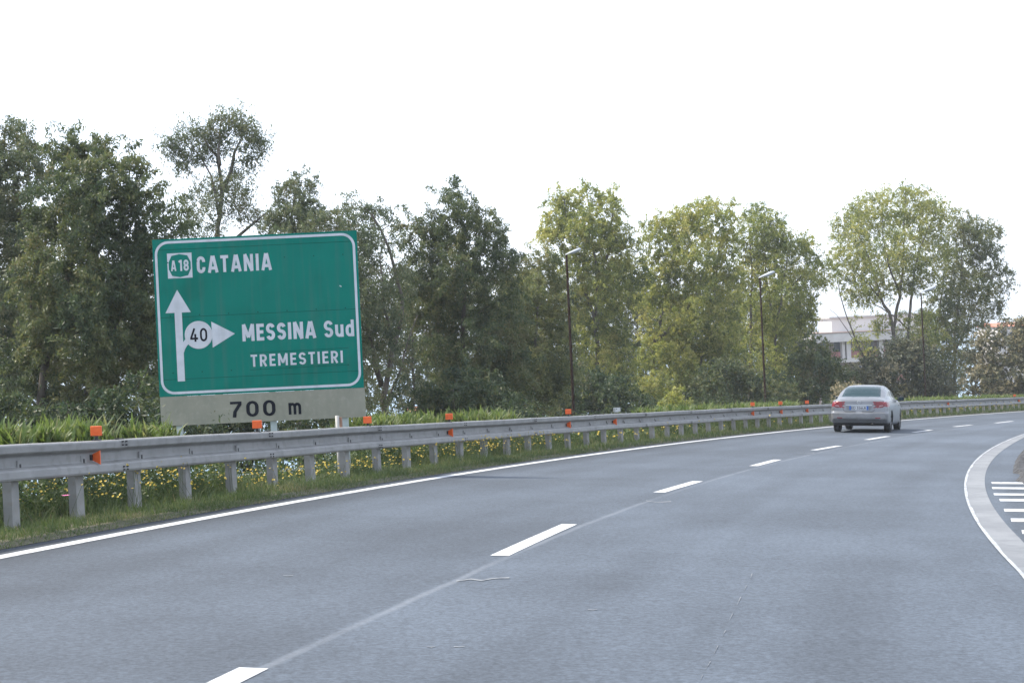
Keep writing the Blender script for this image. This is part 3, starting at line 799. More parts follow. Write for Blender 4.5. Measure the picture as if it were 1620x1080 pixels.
# ------------------------------------------------------------------ street lamps
def lamp(px_t, py_t, px_b, Y, label):
    top = dep(px_t, py_t, Y); g = gz(top[0], top[1])
    o = empty('street_lamp', (top[0], top[1], g)); h = top[2] - g
    MB().tube([(0, 0, -.3), (0, 0, h * .3), (0, 0, h * .301), (0, 0, h - .05)], [.07, .066, .05, .038], 10).build('pole', M['lamp_pole'], o, True)
    sc = Y / 70 * 1.12
    mb = MB(); L_ = .64; st = 9; n = 10; V = []; F = []
    def sect(t): 
        w = .055 + .075 * math.sin(min(t * 1.25, 1) * math.pi / 2) * (1 if t < .85 else math.sqrt(max(1 - ((t - .85) / .15) ** 2, .06)))
        return w
    for i in range(st):
        t = i / (st - 1); w = sect(t)
        for k in range(n):
            a = math.pi * k / (n - 1)
            V.append((-.05 + L_ * t, w * math.cos(a), .19 * t + .9 * w * math.sin(a) * .9))
    for i in range(st - 1):
        for k in range(n - 1): F.append((i * n + k, i * n + k + 1, (i + 1) * n + k + 1, (i + 1) * n + k))
        F.append((i * n, (i + 1) * n, (i + 1) * n + n - 1, i * n + n - 1))
    F += [tuple(range(n)), tuple((st - 1) * n + k for k in range(n - 1, -1, -1))]
    V = [(x * sc, y * sc, h - .06 + z * sc) for x, y, z in V]
    mb.add(V, F); hd = mb.build('lamp_head', M['lamp_head'], o, True)
    V = []; F = []
    for i in range(7):
        t = i / 6; tt = .28 + .66 * t; w = sect(tt) * .85
        for k in range(7):
            a = math.pi * k / 6; dz = .055 * math.sin(t * math.pi) ** .5 * math.sin(a)
            V.append(((-.05 + L_ * tt) * sc, w * math.cos(a) * sc, h - .06 + (.19 * tt - .004 - dz) * sc))
    for i in range(6):
        for k in range(6): F.append((i * 7 + k, i * 7 + k + 1, (i + 1) * 7 + k + 1, (i + 1) * 7 + k))
    MB().add(V, F).build('lamp_glass', M['lamp_glass'], hd, True)
    prop(o, label, 'street lamp', 'street lamps behind the guardrail')
    o.rotation_euler = (0, 0, 0)
lamp(896, 401, 910, 54, 'tallest and nearest street lamp with rusty pole, left of the three')
lamp(1202, 438, 1213, 71, 'middle street lamp on thin dark pole left of the silver car')
lamp(1457, 462, 1462, 92, 'rightmost street lamp, its short pole in front of the airy right tree')

# ------------------------------------------------------------------ foliage
def leaf_mesh(name, C, size, width, droop, tint):
    """C: leaf centres; each leaf is one small pointed face"""
    n = len(C)
    d = rng.normal(size=(n, 3)); d[:, 2] -= droop; d /= np.linalg.norm(d, axis=1)[:, None]
    s = np.cross(d, rng.normal(size=(n, 3))); s /= np.linalg.norm(s, axis=1)[:, None] + 1e-9
    ln = (size * rng.uniform(.6, 1.35, n))[:, None]; wd = (width * rng.uniform(.7, 1.3, n))[:, None]
    V = np.empty((n, 4, 3)); V[:, 0] = C - d * ln / 2; V[:, 1] = C + s * wd / 2 - d * ln * .05; V[:, 2] = C + d * ln / 2; V[:, 3] = C - s * wd / 2 - d * ln * .05
    return quads(name, V, tint)

def quads(name, V, tint=None):
    n = len(V); me = bpy.data.meshes.new(name); k = V.shape[1]
    me.vertices.add(n * k); me.vertices.foreach_set('co', V.reshape(-1).astype(np.float32))
    me.loops.add(n * k); me.loops.foreach_set('vertex_index', np.arange(n * k, dtype=np.int32))
    me.polygons.add(n); me.polygons.foreach_set('loop_start', np.arange(0, n * k, k, dtype=np.int32))
    me.update(calc_edges=True)
    if tint is not None:
        a = me.attributes.new('tint', 'FLOAT', 'FACE'); a.data.foreach_set('value', np.clip(tint, 0, 1).astype(np.float32))
    return me

def inside(P, poly):
    x, y = P[:, 0], P[:, 1]; c = np.zeros(len(P), bool); n = len(poly)
    for i in range(n):
        x0, y0 = poly[i]; x1, y1 = poly[(i + 1) % n]
        k = ((y0 > y) != (y1 > y)); 
        with np.errstate(divide='ignore', invalid='ignore'):
            c ^= k & (x < (x1 - x0) * (y - y0) / (y1 - y0 + 1e-12) + x0)
    return c
def edge_dist(P, poly):
    D = np.full(len(P), 1e9); n = len(poly)
    for i in range(n):
        a = np.array(poly[i], float); b_ = np.array(poly[(i + 1) % n], float); ab = b_ - a
        t = np.clip(((P - a) @ ab) / (ab @ ab), 0, 1); D = np.minimum(D, np.linalg.norm(P - (a + t[:, None] * ab), axis=1))
    return D

def tree(name, label, cat, Y, poly, m, lai=3.2, thick=.55, holes=(), trunks=None, bark='bark', leaf=(.12, .034), droop=.7, clump=.85,
         trad=.14, group=None, extra=(), airy=1.0, tint=(.42, .2), sparse=()):
    """crown volume grown from clumps; 'poly' is its outline seen from the road, 'Y' its distance, 'thick' its depth"""
    ppm = FPX / Y; poly = [tuple(p) for p in poly]
    A = np.array(poly, float); lo, hi = A.min(0), A.max(0)
    area = 0.5 * abs(sum(poly[i][0] * poly[(i + 1) % len(poly)][1] - poly[(i + 1) % len(poly)][0] * poly[i][1] for i in range(len(poly)))) / ppm ** 2
    nc = max(int(area * 2.9 / clump ** 2 * airy), 6)
    P = []; px_ = np.empty((0, 2))
    inset = clump * ppm * .26
    while len(P) < nc:
        q = rng.uniform(lo, hi, (700, 2)); k = inside(q, poly); q = q[k]; e = edge_dist(q, poly); q = q[e > inset * rng.uniform(.2, 1.1, len(q))]
        for h in holes:
            q = q[np.hypot(q[:, 0] - h[0], q[:, 1] - h[1]) > h[2]]
        for k in range(0, len(q) - 5, 6):          # best of six candidates: an even spread with small gaps
            cnd = q[k:k + 6]
            if len(px_): cnd = cnd[[np.argmax([np.min((px_[:, 0] - a[0]) ** 2 + (px_[:, 1] - a[1]) ** 2) for a in cnd])]]
            px_ = np.vstack([px_, cnd[:1]])
        P = list(px_)
    P = np.array(P[:nc]); E = edge_dist(P, poly) / ppm
    T = thick * (hi[0] - lo[0]) / ppm
    dz = rng.uniform(-1, 1, nc) * np.minimum(T, .35 + E * 1.3)
    C = np.array([dep(p[0], p[1], Y) for p in P]); dirs = (C - CAM) / Y
    C = C + dirs * dz[:, None]
    R = clump * np.clip(.42 + .35 * E / clump, .42, .75) * rng.uniform(.7, 1.2, nc)
    for (x, y, r) in extra:
        k = max(int((r / ppm / .35) ** 2 * 1.6), 3)
        aa = rng.uniform(0, 2 * math.pi, k); rr = np.sqrt(rng.uniform(0, 1, k)) * r * .75
        for a, q in zip(aa, rr):
            c = dep(x + q * math.cos(a), y + q * math.sin(a), Y + rng.uniform(-1, 1) * r / ppm); C = np.vstack([C, c]); R = np.r_[R, .33 * rng.uniform(.7, 1.2)]
    nc = len(C)
    # skeleton
    base = dep(poly[0][0], poly[0][1], Y)
    if trunks is None:
        cxm = (lo[0] + hi[0]) / 2; b0 = dep(cxm, hi[1], Y); g = gz(b0[0], b0[1])
        tl = [[np.array([b0[0], b0[1], g - .3]), dep(cxm + rng.uniform(-8, 8), hi[1] - (hi[1] - lo[1]) * .35, Y), dep(cxm + rng.uniform(-10, 10), lo[1] + (hi[1] - lo[1]) * .35, Y)]]
        rl = [trad]
    else:
        tl = []; rl = []
        for j, t in enumerate(trunks):
            pts = [dep(x, y, Y + rng.uniform(-.5, .5)) for x, y in t[0]]
            if len(t) < 3 or t[2]:
                b0 = pts[0].copy(); b0[2] = min(gz(b0[0], b0[1]) - .3, pts[0][2] - .2); pts = [b0] + pts
            tl.append(pts); rl.append(t[1])
    root = empty(name, (tl[0][0][0], tl[0][0][1], gz(tl[0][0][0], tl[0][0][1]))); r0 = np.array(root.location)
    mb = MB(); nodes_ = []; nr = []
    for pts, r in zip(tl, rl):
        # resample with a slight waver
        Q = np.array(pts); s_ = np.r_[0, np.cumsum(np.linalg.norm(np.diff(Q, axis=0), axis=1))]
        n_ = max(int(s_[-1] / .5), 4); t = np.linspace(0, s_[-1], n_)
        W_ = np.stack([np.interp(t, s_, Q[:, k]) for k in range(3)], 1)
        ks = np.ones(3) / 3
        for k in range(3):
            W_[1:-1, k] = np.convolve(W_[:, k], ks, 'valid')
        W_ += rng.normal(size=W_.shape) * .03
        rr = r * (1 - .75 * np.linspace(0, 1, n_))
        mb.tube(W_ - r0, list(rr), 7)
        for w_, q in zip(W_, rr): nodes_.append(w_); nr.append(q)
    ND = np.array(nodes_); NR = np.array(nr)
    order = np.argsort([np.min(np.linalg.norm(ND - c, axis=1)) for c in C])
    for i in order[: 170]:
        c = C[i]; dv = c - ND; dist = np.linalg.norm(dv, axis=1)
        cost = dist + np.maximum(0, -(dv[:, 2]) + .15 * dist) * 1.8
        j = int(cost.argmin()); a = ND[j]; L_ = dist[j]
        if L_ < .15: continue
        rs = min(NR[j] * .7, .012 + .012 * L_); n_ = max(int(L_ / .4), 3)
        t = np.linspace(0, 1, n_)[:, None]; bow = np.sin(t * math.pi) * np.array([0, 0, 1.0]) * -.08 * L_ + np.sin(t * math.pi) * rng.normal(size=3) * .06 * L_
        B_ = a + (c - a) * t + bow
        rr = rs * (1 - .6 * t[:, 0]); mb.tube(B_ - r0, list(rr), 5, False)
        ND = np.vstack([ND, B_[1:]]); NR = np.r_[NR, rr[1:]]
    mb.build('trunk', M[bark], root, True, fix=False)
    # leaves: clumps of little sprays
    nl = int(2.7 * lai * area / (leaf[0] * leaf[1] * .5) * airy) + len(extra) * 330
    w_ = R ** 2; w_ /= w_.sum()
    nsub = nc * 13
    ci = rng.choice(nc, nsub, p=w_)
    off = rng.normal(size=(nsub, 3)); off /= np.linalg.norm(off, axis=1)[:, None]
    off *= (rng.uniform(0, 1, nsub) ** .45)[:, None] * R[ci][:, None] * 1.15
    off[:, 2] *= .8
    SC = C[ci] + off
    si = rng.integers(0, nsub, nl)
    sd_ = off / (np.linalg.norm(off, axis=1)[:, None] + 1e-6) * .7 + rng.normal(size=(nsub, 3)) * .55 - np.array([0, 0, .55 * droop + .1])
    sd_ /= np.linalg.norm(sd_, axis=1)[:, None]
    lf = sd_[si] * (rng.uniform(-.3, 1, nl) * .42 * clump / .85)[:, None] + rng.normal(size=(nl, 3)) * .055 * clump / .85
    LCn = SC[si] + lf
    ct = rng.normal(size=nc) * .17; st = rng.normal(size=nsub) * .10
    tn = tint[0] + ct[ci[si]] + st[si] + rng.normal(size=nl) * tint[1]
    me = leaf_mesh('crown', LCn - r0, leaf[0], leaf[1], droop, tn)
    link('crown', me, M[m], root)
    prop(root, label, cat, group)
    return root
G1 = 'trees behind the guardrail'
tree('eucalyptus_tree', 'grey green tree cut by the left edge of the picture', 'tree', 41,
     [(-170,300),(-110,230),(-60,215),(-30,200),(0,193),(18,190),(30,208),(52,196),(66,215),(75,260),(80,340),(85,450),(70,560),(40,640),(-160,650)], 'leaf_grey', 3.4, group=G1, bark='bark_dark')
tree('eucalyptus_tree', 'broad dense dark green tree left of the green sign', 'tree', 36,
     [(60,260),(80,225),(98,200),(118,196),(150,200),(165,222),(185,235),(205,248),(232,262),(245,290),(262,300),(278,325),(280,370),(266,400),(262,520),(258,600),(230,660),(100,668),(20,650),(25,560),(45,420)],
     'leaf_dark', 3.8, .5, [(72,608,26),(228,582,9),(160,612,10),(70,520,6),(160,690,8)], [([(66,640),(64,585),(75,545),(92,510),(110,440),(120,330)], .16), ([(120,650),(140,600),(165,560),(190,520),(200,430)], .12), ([(64,585),(50,540),(48,470)], .08, 0), ([(92,510),(150,420),(165,300)], .07, 0)], group=G1, bark='bark_dark')
tree('eucalyptus_tree', 'tall sparse eucalyptus with umbrella top rising over the sign', 'tree', 52,
     [(278,335),(290,292),(320,285),(345,262),(385,262),(398,290),(392,320),(425,328),(440,345),(400,362),(385,350),(370,362),(362,350),(345,400),(290,380),(275,355)], 'leaf_grey', 1.5, .5,
     [(372,345,12)], [([(343,520),(343,400),(346,340),(352,300),(347,262),(336,235),(322,212)], .17), ([(352,300),(362,262),(376,246),(380,215)], .09, 0), ([(347,262),(345,230),(350,200)], .06, 0), ([(347,420),(368,374),(400,352),(428,334)], .09, 0), ([(346,340),(330,255),(300,228)], .05, 0)],
     extra=[(272,222,17),(290,207,17),(312,202,17),(297,232,16),(284,245,12),(292,262,9),(268,238,10),(336,190,16),(350,186,12),(372,184,17),(392,195,16),(405,208,15),(410,226,12),(397,222,16),(384,236,14),(404,240,12),(393,256,9),(345,222,9),(343,236,8),(357,212,12),(320,222,12),(322,240,10),(362,195,14),(384,208,12),(330,205,12),(415,232,8),(300,250,8)], group=G1, clump=.7)
tree('eucalyptus_tree', 'dark topped slender tree just above the right half of the sign', 'tree', 50,
     [(432,302),(448,282),(475,267),(498,280),(503,308),(512,345),(495,390),(440,390),(412,352),(425,325)], 'leaf_grey', 2.6, .6, [(440,360,8)], group=G1, clump=.6)
tree('eucalyptus_tree', 'feathery grey green tree behind the right edge of the sign', 'tree', 47,
     [(430,380),(470,345),(512,335),(540,312),(560,305),(585,318),(610,312),(628,330),(640,360),(652,420),(645,500),(625,545),(640,640),(570,660),(470,600),(440,480)], 'leaf_grey', 1.9, .5,
     [(600,600,22),(612,560,10),(622,640,14),(585,560,8)], [([(612,680),(606,610),(626,545),(640,490),(620,400),(590,340)], .13), ([(606,610),(580,520),(560,420)], .09, 0), ([(590,690),(640,560),(660,500)], .06), ([(626,545),(600,470),(605,380)], .05, 0)], group=G1, airy=.9)
tree('eucalyptus_tree', 'dark bushy tree with pointed top between sign and first lamp', 'tree', 52,
     [(622,380),(650,335),(668,345),(688,330),(690,300),(715,287),(745,300),(758,330),(785,345),(808,362),(818,410),(835,480),(840,560),(845,640),(700,660),(680,600),(660,520),(640,450)], 'leaf_dark', 3.3, .5,
     [(655,500,8),(735,540,5),(700,520,5),(668,590,8)], group=G1, trad=.17, bark='bark_dark')
tree('eucalyptus_tree', 'low dark olive tree left of the first lamp pole', 'tree', 58,
     [(800,430),(822,398),(850,398),(885,402),(905,440),(908,520),(900,600),(890,650),(820,650),(795,560),(800,480)], 'leaf_olive', 3.2, group=G1)
tree('eucalyptus_tree', 'tall yellow green tree right behind the nearest lamp', 'tree', 82,
     [(845,365),(862,330),(860,305),(880,296),(905,300),(930,290),(960,290),(985,305),(983,340),(1000,365),(1022,392),(1028,440),(1005,480),(990,520),(1012,560),(1000,620),(930,640),(915,560),(895,480),(880,420),(850,385)], 'leaf_yellow', 2.6, .5,
     [(905,330,6),(880,380,8),(955,420,6)], [([(945,640),(945,520),(945,440),(965,400),(970,330)], .17), ([(945,520),(915,430),(895,350),(893,315)], .10, 0), ([(945,440),(935,370),(930,310)], .07, 0)], leaf=(.16, .055), clump=.8, group=G1, tint=(.5, .2))
tree('eucalyptus_tree', 'full yellow green tree midway between first and second lamp', 'tree', 86,
     [(1018,355),(1045,335),(1062,322),(1085,325),(1100,312),(1140,308),(1160,325),(1172,350),(1165,390),(1175,440),(1170,490),(1180,560),(1170,640),(1040,645),(1000,600),(1015,540),(1005,480),(1022,420)], 'leaf_yellow', 2.8, .5,
     [(1028,590,8),(1050,570,5),(1110,480,5)], [([(1030,640),(1035,540),(1050,490),(1060,430),(1080,360)], .16), ([(1035,540),(1070,515),(1100,470),(1120,400)], .12, 0), ([(1100,650),(1110,560),(1130,470),(1140,380)], .13)], leaf=(.16, .055), clump=.8, group=G1, tint=(.52, .2))
tree('eucalyptus_tree', 'loose yellow green tree behind the second lamp, left of the building', 'tree', 93,
     [(1163,345),(1185,320),(1205,310),(1222,330),(1240,350),(1262,362),(1285,372),(1295,400),(1318,420),(1325,440),(1300,462),(1290,500),(1272,540),(1262,600),(1230,640),(1180,640),(1170,560),(1165,480),(1160,400)], 'leaf_yellow', 2.2, .5,
     [(1180,470,7),(1200,430,5),(1160,575,10),(1280,470,6)], [([(1185,640),(1188,520),(1190,440),(1185,360)], .13), ([(1225,640),(1228,520),(1240,440),(1250,390)], .13), ([(1228,520),(1212,450),(1210,350)], .07, 0), ([(1240,470),(1270,430),(1300,425)], .06, 0)], leaf=(.16, .055), clump=.8, group=G1, tint=(.42, .2))
tree('eucalyptus_tree', 'large airy tree with several bare limbs in front of the building', 'tree', 108,
     [(1308,375),(1320,335),(1345,315),(1370,302),(1405,298),(1435,283),(1460,298),(1490,310),(1512,335),(1500,370),(1512,405),(1490,440),(1470,468),(1440,465),(1405,480),(1370,495),(1340,480),(1310,430)], 'leaf_yellow', 1.9, .5,
     [(1405,430,9),(1440,425,6),(1380,460,8),(1350,440,5),(1420,470,10)], [([(1415,640),(1415,540),(1412,505),(1392,470),(1383,430),(1365,385),(1345,345)], .20), ([(1413,520),(1425,460),(1430,390),(1432,310)], .12, 0), ([(1438,640),(1436,530),(1438,500),(1446,440),(1455,390),(1480,340)], .17), ([(1385,620),(1375,580),(1348,525),(1335,485),(1325,450)], .11), ([(1375,580),(1330,505),(1312,490)], .05, 0), ([(1392,470),(1365,440),(1335,410)], .07, 0), ([(1425,470),(1400,400),(1395,330)], .08, 0), ([(1436,520),(1400,490),(1360,470)], .06, 0)],
     extra=[(1395,512,20),(1440,504,22),(1465,508,24),(1482,532,24),(1455,535,18),(1425,540,14),(1425,522,12),(1345,505,12),(1365,545,22),(1385,525,16),(1352,530,10),(1380,560,18)], leaf=(.17, .06), clump=.85, group=G1, tint=(.5, .22))
tree('eucalyptus_tree', 'grey green leaning tree right of the large airy one', 'tree', 112,
     [(1492,350),(1520,332),(1540,340),(1560,350),(1580,350),(1590,380),(1580,402),(1605,430),(1600,462),(1585,475),(1590,490),(1560,502),(1545,540),(1535,610),(1500,640),(1440,635),(1432,575),(1442,510),(1466,480),(1480,440),(1498,400)], 'leaf_olive', 2.1, .5,
     [(1530,420,10),(1515,380,6),(1545,380,6),(1480,530,6)], [([(1480,640),(1478,540),(1490,470),(1500,380)], .12), ([(1510,640),(1510,540),(1520,450),(1525,360)], .14), ([(1510,560),(1545,480),(1580,430)], .08, 0), ([(1460,640),(1465,560),(1470,500)], .07)], leaf=(.17, .06), clump=.85, group=G1, tint=(.4, .2))
G3 = 'farther trees closing the gaps'
for (lab, Y, poly, m, lai, holes) in (
    ('shaded tree farther back at the left, seen between nearer trunks', 62, [(-120,560),(-90,470),(0,430),(80,440),(160,420),(240,440),(280,500),(285,670),(-120,680)], 'leaf_dark', 2.4, [(70,610,34),(230,585,12),(160,615,12),(160,690,12),(130,560,8)]),
    ('shaded tree farther back just right of the sign', 70, [(560,640),(575,470),(620,430),(680,420),(730,450),(740,670),(570,680)], 'leaf_grey', 1.9, [(600,600,26),(640,640,20),(612,555,12),(668,590,10)]),
    ('shaded tree farther back left of the first lamp', 80, [(700,640),(720,470),(780,430),(850,420),(900,450),(905,670),(700,670)], 'leaf_dark', 2.3, [(735,560,8)]),
    ('olive tree farther back between first lamp and full tree', 104, [(880,640),(890,480),(940,430),(1000,420),(1050,450),(1060,665),(880,665)], 'leaf_olive', 2.4, [(1030,590,10)]),
    ('olive tree farther back behind the full tree', 108, [(1040,640),(1050,470),(1110,430),(1170,430),(1200,470),(1205,660),(1040,660)], 'leaf_olive', 2.3, [(1160,575,14)]),
    ('olive tree farther back behind the second lamp', 114, [(1180,640),(1190,480),(1230,440),(1270,460),(1290,520),(1280,655),(1180,655)], 'leaf_olive', 2.2, [(1175,570,10)])):
    tree('eucalyptus_tree', lab, 'tree', Y, poly, m, lai, .35, holes, leaf=(.17, .06), clump=1.0, group=G3, bark='bark_dark')
G2 = 'bushes behind the guardrail'
tree('bush', 'dark green drooping bush left of the building and car', 'bush', 84,
     [(1245,575),(1275,518),(1300,528),(1320,555),(1340,588),(1338,622),(1300,645),(1250,650),(1235,610)], 'leaf_dark', 3.2, leaf=(.2, .07), trad=.06, group=G2, bark='bark_dark')
tree('bush', 'dusty grey brown bush right behind the car roof', 'bush', 92,
     [(1328,600),(1345,570),(1385,558),(1412,562),(1418,600),(1400,640),(1335,640)], 'leaf_brown', 3.0, leaf=(.2, .08), trad=.05, group=G2, droop=.1, tint=(.35, .2))
tree('bush', 'dark tall bush under the large airy tree', 'bush', 95,
     [(1395,570),(1412,535),(1440,530),(1462,545),(1490,560),(1505,600),(1515,650),(1395,650)], 'leaf_brown', 3.4, leaf=(.2, .08), trad=.06, group=G2, droop=.1, tint=(.12, .14), bark='bark_dark')
tree('bush', 'big brownish green bush at the right edge of the picture', 'bush', 98,
     [(1528,590),(1540,540),(1565,508),(1585,520),(1600,502),(1630,500),(1680,490),(1710,560),(1700,650),(1540,650),(1528,620)], 'leaf_brown', 3.4, leaf=(.2, .085), trad=.08, group=G2, droop=.1, tint=(.42, .25))
tree('bush', 'small pale straw coloured bush beside the car roof', 'bush', 80,
     [(1316,622),(1328,606),(1350,608),(1362,625),(1362,650),(1312,650)], 'leaf_brown', 3.0, leaf=(.16, .06), trad=.03, group=G2, droop=0, clump=.5, tint=(.72, .2))
tree('bush', 'small yellow green bush low behind the rail between the lamps', 'bush', 64,
     [(1046,650),(1052,625),(1072,614),(1090,628),(1094,655),(1046,658)], 'leaf_yellow', 3.0, leaf=(.14, .05), trad=.03, group=G2, droop=0, clump=.5, tint=(.7, .2))
tree('bush', 'light green bush below the full tree', 'bush', 78,
     [(1000,650),(1010,620),(1040,585),(1065,600),(1060,650)], 'leaf_yellow', 2.0, leaf=(.16, .06), trad=.04, group=G2, droop=.2, clump=.6, tint=(.6, .2))
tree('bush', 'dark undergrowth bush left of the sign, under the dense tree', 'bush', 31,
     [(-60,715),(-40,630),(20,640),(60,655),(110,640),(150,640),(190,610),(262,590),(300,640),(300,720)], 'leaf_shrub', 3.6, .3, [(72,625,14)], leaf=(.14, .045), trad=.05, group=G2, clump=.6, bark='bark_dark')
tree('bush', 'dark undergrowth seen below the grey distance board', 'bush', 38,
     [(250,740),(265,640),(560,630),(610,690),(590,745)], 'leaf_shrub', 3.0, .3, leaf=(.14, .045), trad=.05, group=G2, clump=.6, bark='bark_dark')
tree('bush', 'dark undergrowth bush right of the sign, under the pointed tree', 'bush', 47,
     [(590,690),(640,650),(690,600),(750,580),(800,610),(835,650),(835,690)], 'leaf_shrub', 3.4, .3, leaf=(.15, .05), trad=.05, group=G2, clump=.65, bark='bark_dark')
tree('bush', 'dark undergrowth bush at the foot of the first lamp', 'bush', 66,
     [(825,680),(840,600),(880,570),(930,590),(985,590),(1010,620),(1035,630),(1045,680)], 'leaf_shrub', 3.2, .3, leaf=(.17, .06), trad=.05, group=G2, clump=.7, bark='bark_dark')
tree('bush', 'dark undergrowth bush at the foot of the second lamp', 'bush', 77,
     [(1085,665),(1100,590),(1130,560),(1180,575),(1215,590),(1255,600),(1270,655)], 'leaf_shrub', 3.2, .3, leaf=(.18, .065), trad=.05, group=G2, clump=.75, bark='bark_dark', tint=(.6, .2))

# ------------------------------------------------------------------ grass, flowers, strap-leaved hedge
def q_of_px(px):
    qs = np.arange(57, 190, .2); x = [proj(LP.p3(q, -1.0, 0))[0] for q in qs]; return np.interp(px, x, qs)
QG0, QG1 = float(q_of_px(430)), float(q_of_px(690))      # the growth is thin here
def fld(q, sc, ph):     # slow wandering value along the verge
    return .5 + .5 * np.sin(q * sc + ph) * np.sin(q * sc * .37 + ph * 2)
def blades(n, q0, q1, o0, o1, h0, h1, w, lean, pw=1.0, zoff=None):
    """curved blades: two joined quads each would be heavy, so one tapered quad with a bent tip"""
    q = q0 + (q1 - q0) * rng.uniform(0, 1, n) ** pw; o = rng.uniform(o0, o1, n)
    x, y = LP.pos(q, -o); z = pz(x, y) + verge_h(o)
    h = rng.uniform(h0, h1, n) * (.45 + .8 * fld(q, 1.1, o0 * 3 + 1) * fld(q + o * 2, 2.7, 1)  + .5 * (rng.uniform(0, 1, n) > .93)); a = rng.uniform(0, 2 * math.pi, n); l = rng.uniform(.2, 1, n) * lean * h
    b_ = np.stack([x, y, z - .02], 1); d = np.stack([np.cos(a), np.sin(a), 0 * a], 1)
    s = np.stack([-np.sin(a + 1), np.cos(a + 1), 0 * a], 1)
    up = np.array([0, 0, 1.0])
    h = np.where((o > 1.2) & (q > QG0) & (q < QG1), np.minimum(h, .14), h)
    m1 = b_ + up * (h * .6)[:, None] + d * (l * .35)[:, None]; tp = b_ + up * h[:, None] + d * l[:, None]
    ww = (w * rng.uniform(.6, 1.3, n))[:, None]
    V1 = np.stack([b_ - s * ww / 2, b_ + s * ww / 2, m1 + s * ww * .45, m1 - s * ww * .45], 1)
    V2 = np.stack([m1 - s * ww * .45, m1 + s * ww * .45, tp + s * ww * .06, tp - s * ww * .06], 1)
    return np.concatenate([V1, V2]), q, o
parts = []
for (n, q0, q1, o0, o1, h0, h1, w) in ((26000, 57, 82, .33, .75, .02, .09, .008), (34000, 57, 82, .6, 1.5, .04, .19, .008), (20000, 57, 82, 1.25, 2.6, .10, .42, .011),
                                 (14000, 82, 115, .35, 1.4, .05, .19, .014), (10000, 82, 115, 1.2, 2.6, .12, .42, .018), (9000, 115, 165, .4, 2.5, .08, .28, .026)):
    V, q, o = blades(n, q0, q1, o0, o1, h0, h1, w, .7); parts.append((V, n, q, o))
V = np.concatenate([p[0] for p in parts])
tn = np.concatenate([np.tile(np.clip(rng.normal(.28, .2, n) + .5 * fld(qq, 1.9, .4) * fld(qq + oo, 4.1, 2), 0, 1), 2) for _, n, qq, oo in parts])
prop(link('grass', quads('grass', V, tn), M['grass']), 'short wild grass along the foot of the guardrail posts', 'grass', kind='stuff')

# leafy weeds between and behind the posts
def weeds(n, q0, q1, o0, o1, hmax, size, pw=1):
    nc = n // 40; q = rng.uniform(q0, q1, nc); o = rng.uniform(o0, o1, nc); h = hmax * rng.uniform(.3, 1, nc) * (.55 + .45 * fld(q, .6, 1.0))
    thin = (q > QG0) & (q < QG1) & (rng.uniform(0, 1, nc) < .85); h = np.where(thin, h * .25, h)
    i = rng.integers(0, nc, n); t = rng.uniform(0, 1, n) ** .7
    x, y = LP.pos(q[i] + rng.normal(size=n) * .10, -(o[i] + rng.normal(size=n) * .10))
    z = pz(x, y) + verge_h(o[i]) + h[i] * t
    C = np.stack([x, y, z], 1)
    return leaf_mesh('weeds', C, size, size * .3, -.5, rng.normal(.4, .2, n))
M['weed'] = leaf_mat('weed_leaves', [(0.041, 0.070, 0.026), (0.070, 0.104, 0.038), (0.109, 0.145, 0.052), (0.189, 0.189, 0.087)], .35)
me1 = weeds(70000, 57, 84, 1.45, 3.2, .85, .075)
prop(link('weeds', me1, M['weed']), 'leafy green weeds filling the gap behind the nearer posts', 'weeds', kind='stuff')
me2 = weeds(45000, 84, 165, 1.45, 3.2, .7, .12)
prop(link('far_weeds', me2, M['weed']), 'leafy weeds along the farther stretch of guardrail', 'weeds', kind='stuff')

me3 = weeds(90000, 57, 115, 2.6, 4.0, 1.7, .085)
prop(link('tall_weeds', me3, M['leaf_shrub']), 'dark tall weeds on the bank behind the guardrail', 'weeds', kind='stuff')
# yellow wildflowers
def flowers():
    pet = []; stm = []
    spots = [(60, 3), (85, 3), (150, 16), (175, 20), (200, 16), (235, 22), (270, 22), (290, 20), (335, 14), (400, 26), (430, 26), (470, 24), (520, 26), (560, 22), (600, 22), (640, 26), (690, 34), (740, 50), (770, 50), (800, 40), (830, 36), (860, 34), (890, 14), (960, 8), (1000, 12), (1040, 10), (1090, 12), (1150, 8), (1230, 10), (1450, 24), (1500, 34), (1540, 40), (1580, 40), (1610, 30)]
    for px, n in spots:
        q0 = float(q_of_px(px))
        for _ in range(int(n * 1.6)):
            q = q0 + rng.normal() * (.45 if px < 900 else 1.1); o = rng.uniform(.75, 2.0); 
            h = rng.uniform(.18, .50) * (1.15 if px < 350 else (.6 if 420 < px < 660 else 1)); 
            b_ = LP.p3(q, -o, 0); b_[2] += float(verge_h(o)); tip = b_ + np.array([rng.normal() * .07, rng.normal() * .07, h])
            stm.append([b_ - (.002, 0, 0), b_ + (.003, 0, 0), tip + (.002, 0, 0), tip - (.002, 0, 0)])
            for k in range(rng.integers(1, 3)):
                c = tip + rng.normal(size=3) * .03 * (k > 0); r = rng.uniform(.009, .017) * (1 if px < 900 else 1.5)
                nrm = np.array([rng.normal() * .5, rng.normal() * .5 - .4, 1]); nrm /= np.linalg.norm(nrm)
                u = np.cross(nrm, [1, 0, 0]); u /= np.linalg.norm(u); v = np.cross(nrm, u)
                P = [c + r * (math.cos(a) * u + math.sin(a) * v) + nrm * .006 for a in np.arange(6) * math.pi / 3]
                for kk in range(6): pet.append([c, P[kk], P[kk] * .5 + P[(kk + 1) % 6] * .5 + (P[kk] + P[(kk + 1) % 6] - 2 * c) * .15, P[(kk + 1) % 6]])
    return np.array(pet), np.array(stm)
pet, stm = flowers()
fl = link('wildflowers', quads('wildflowers', pet), M['petal'])
prop(fl, 'small yellow wildflowers scattered along the verge', 'wildflowers', kind='stuff')
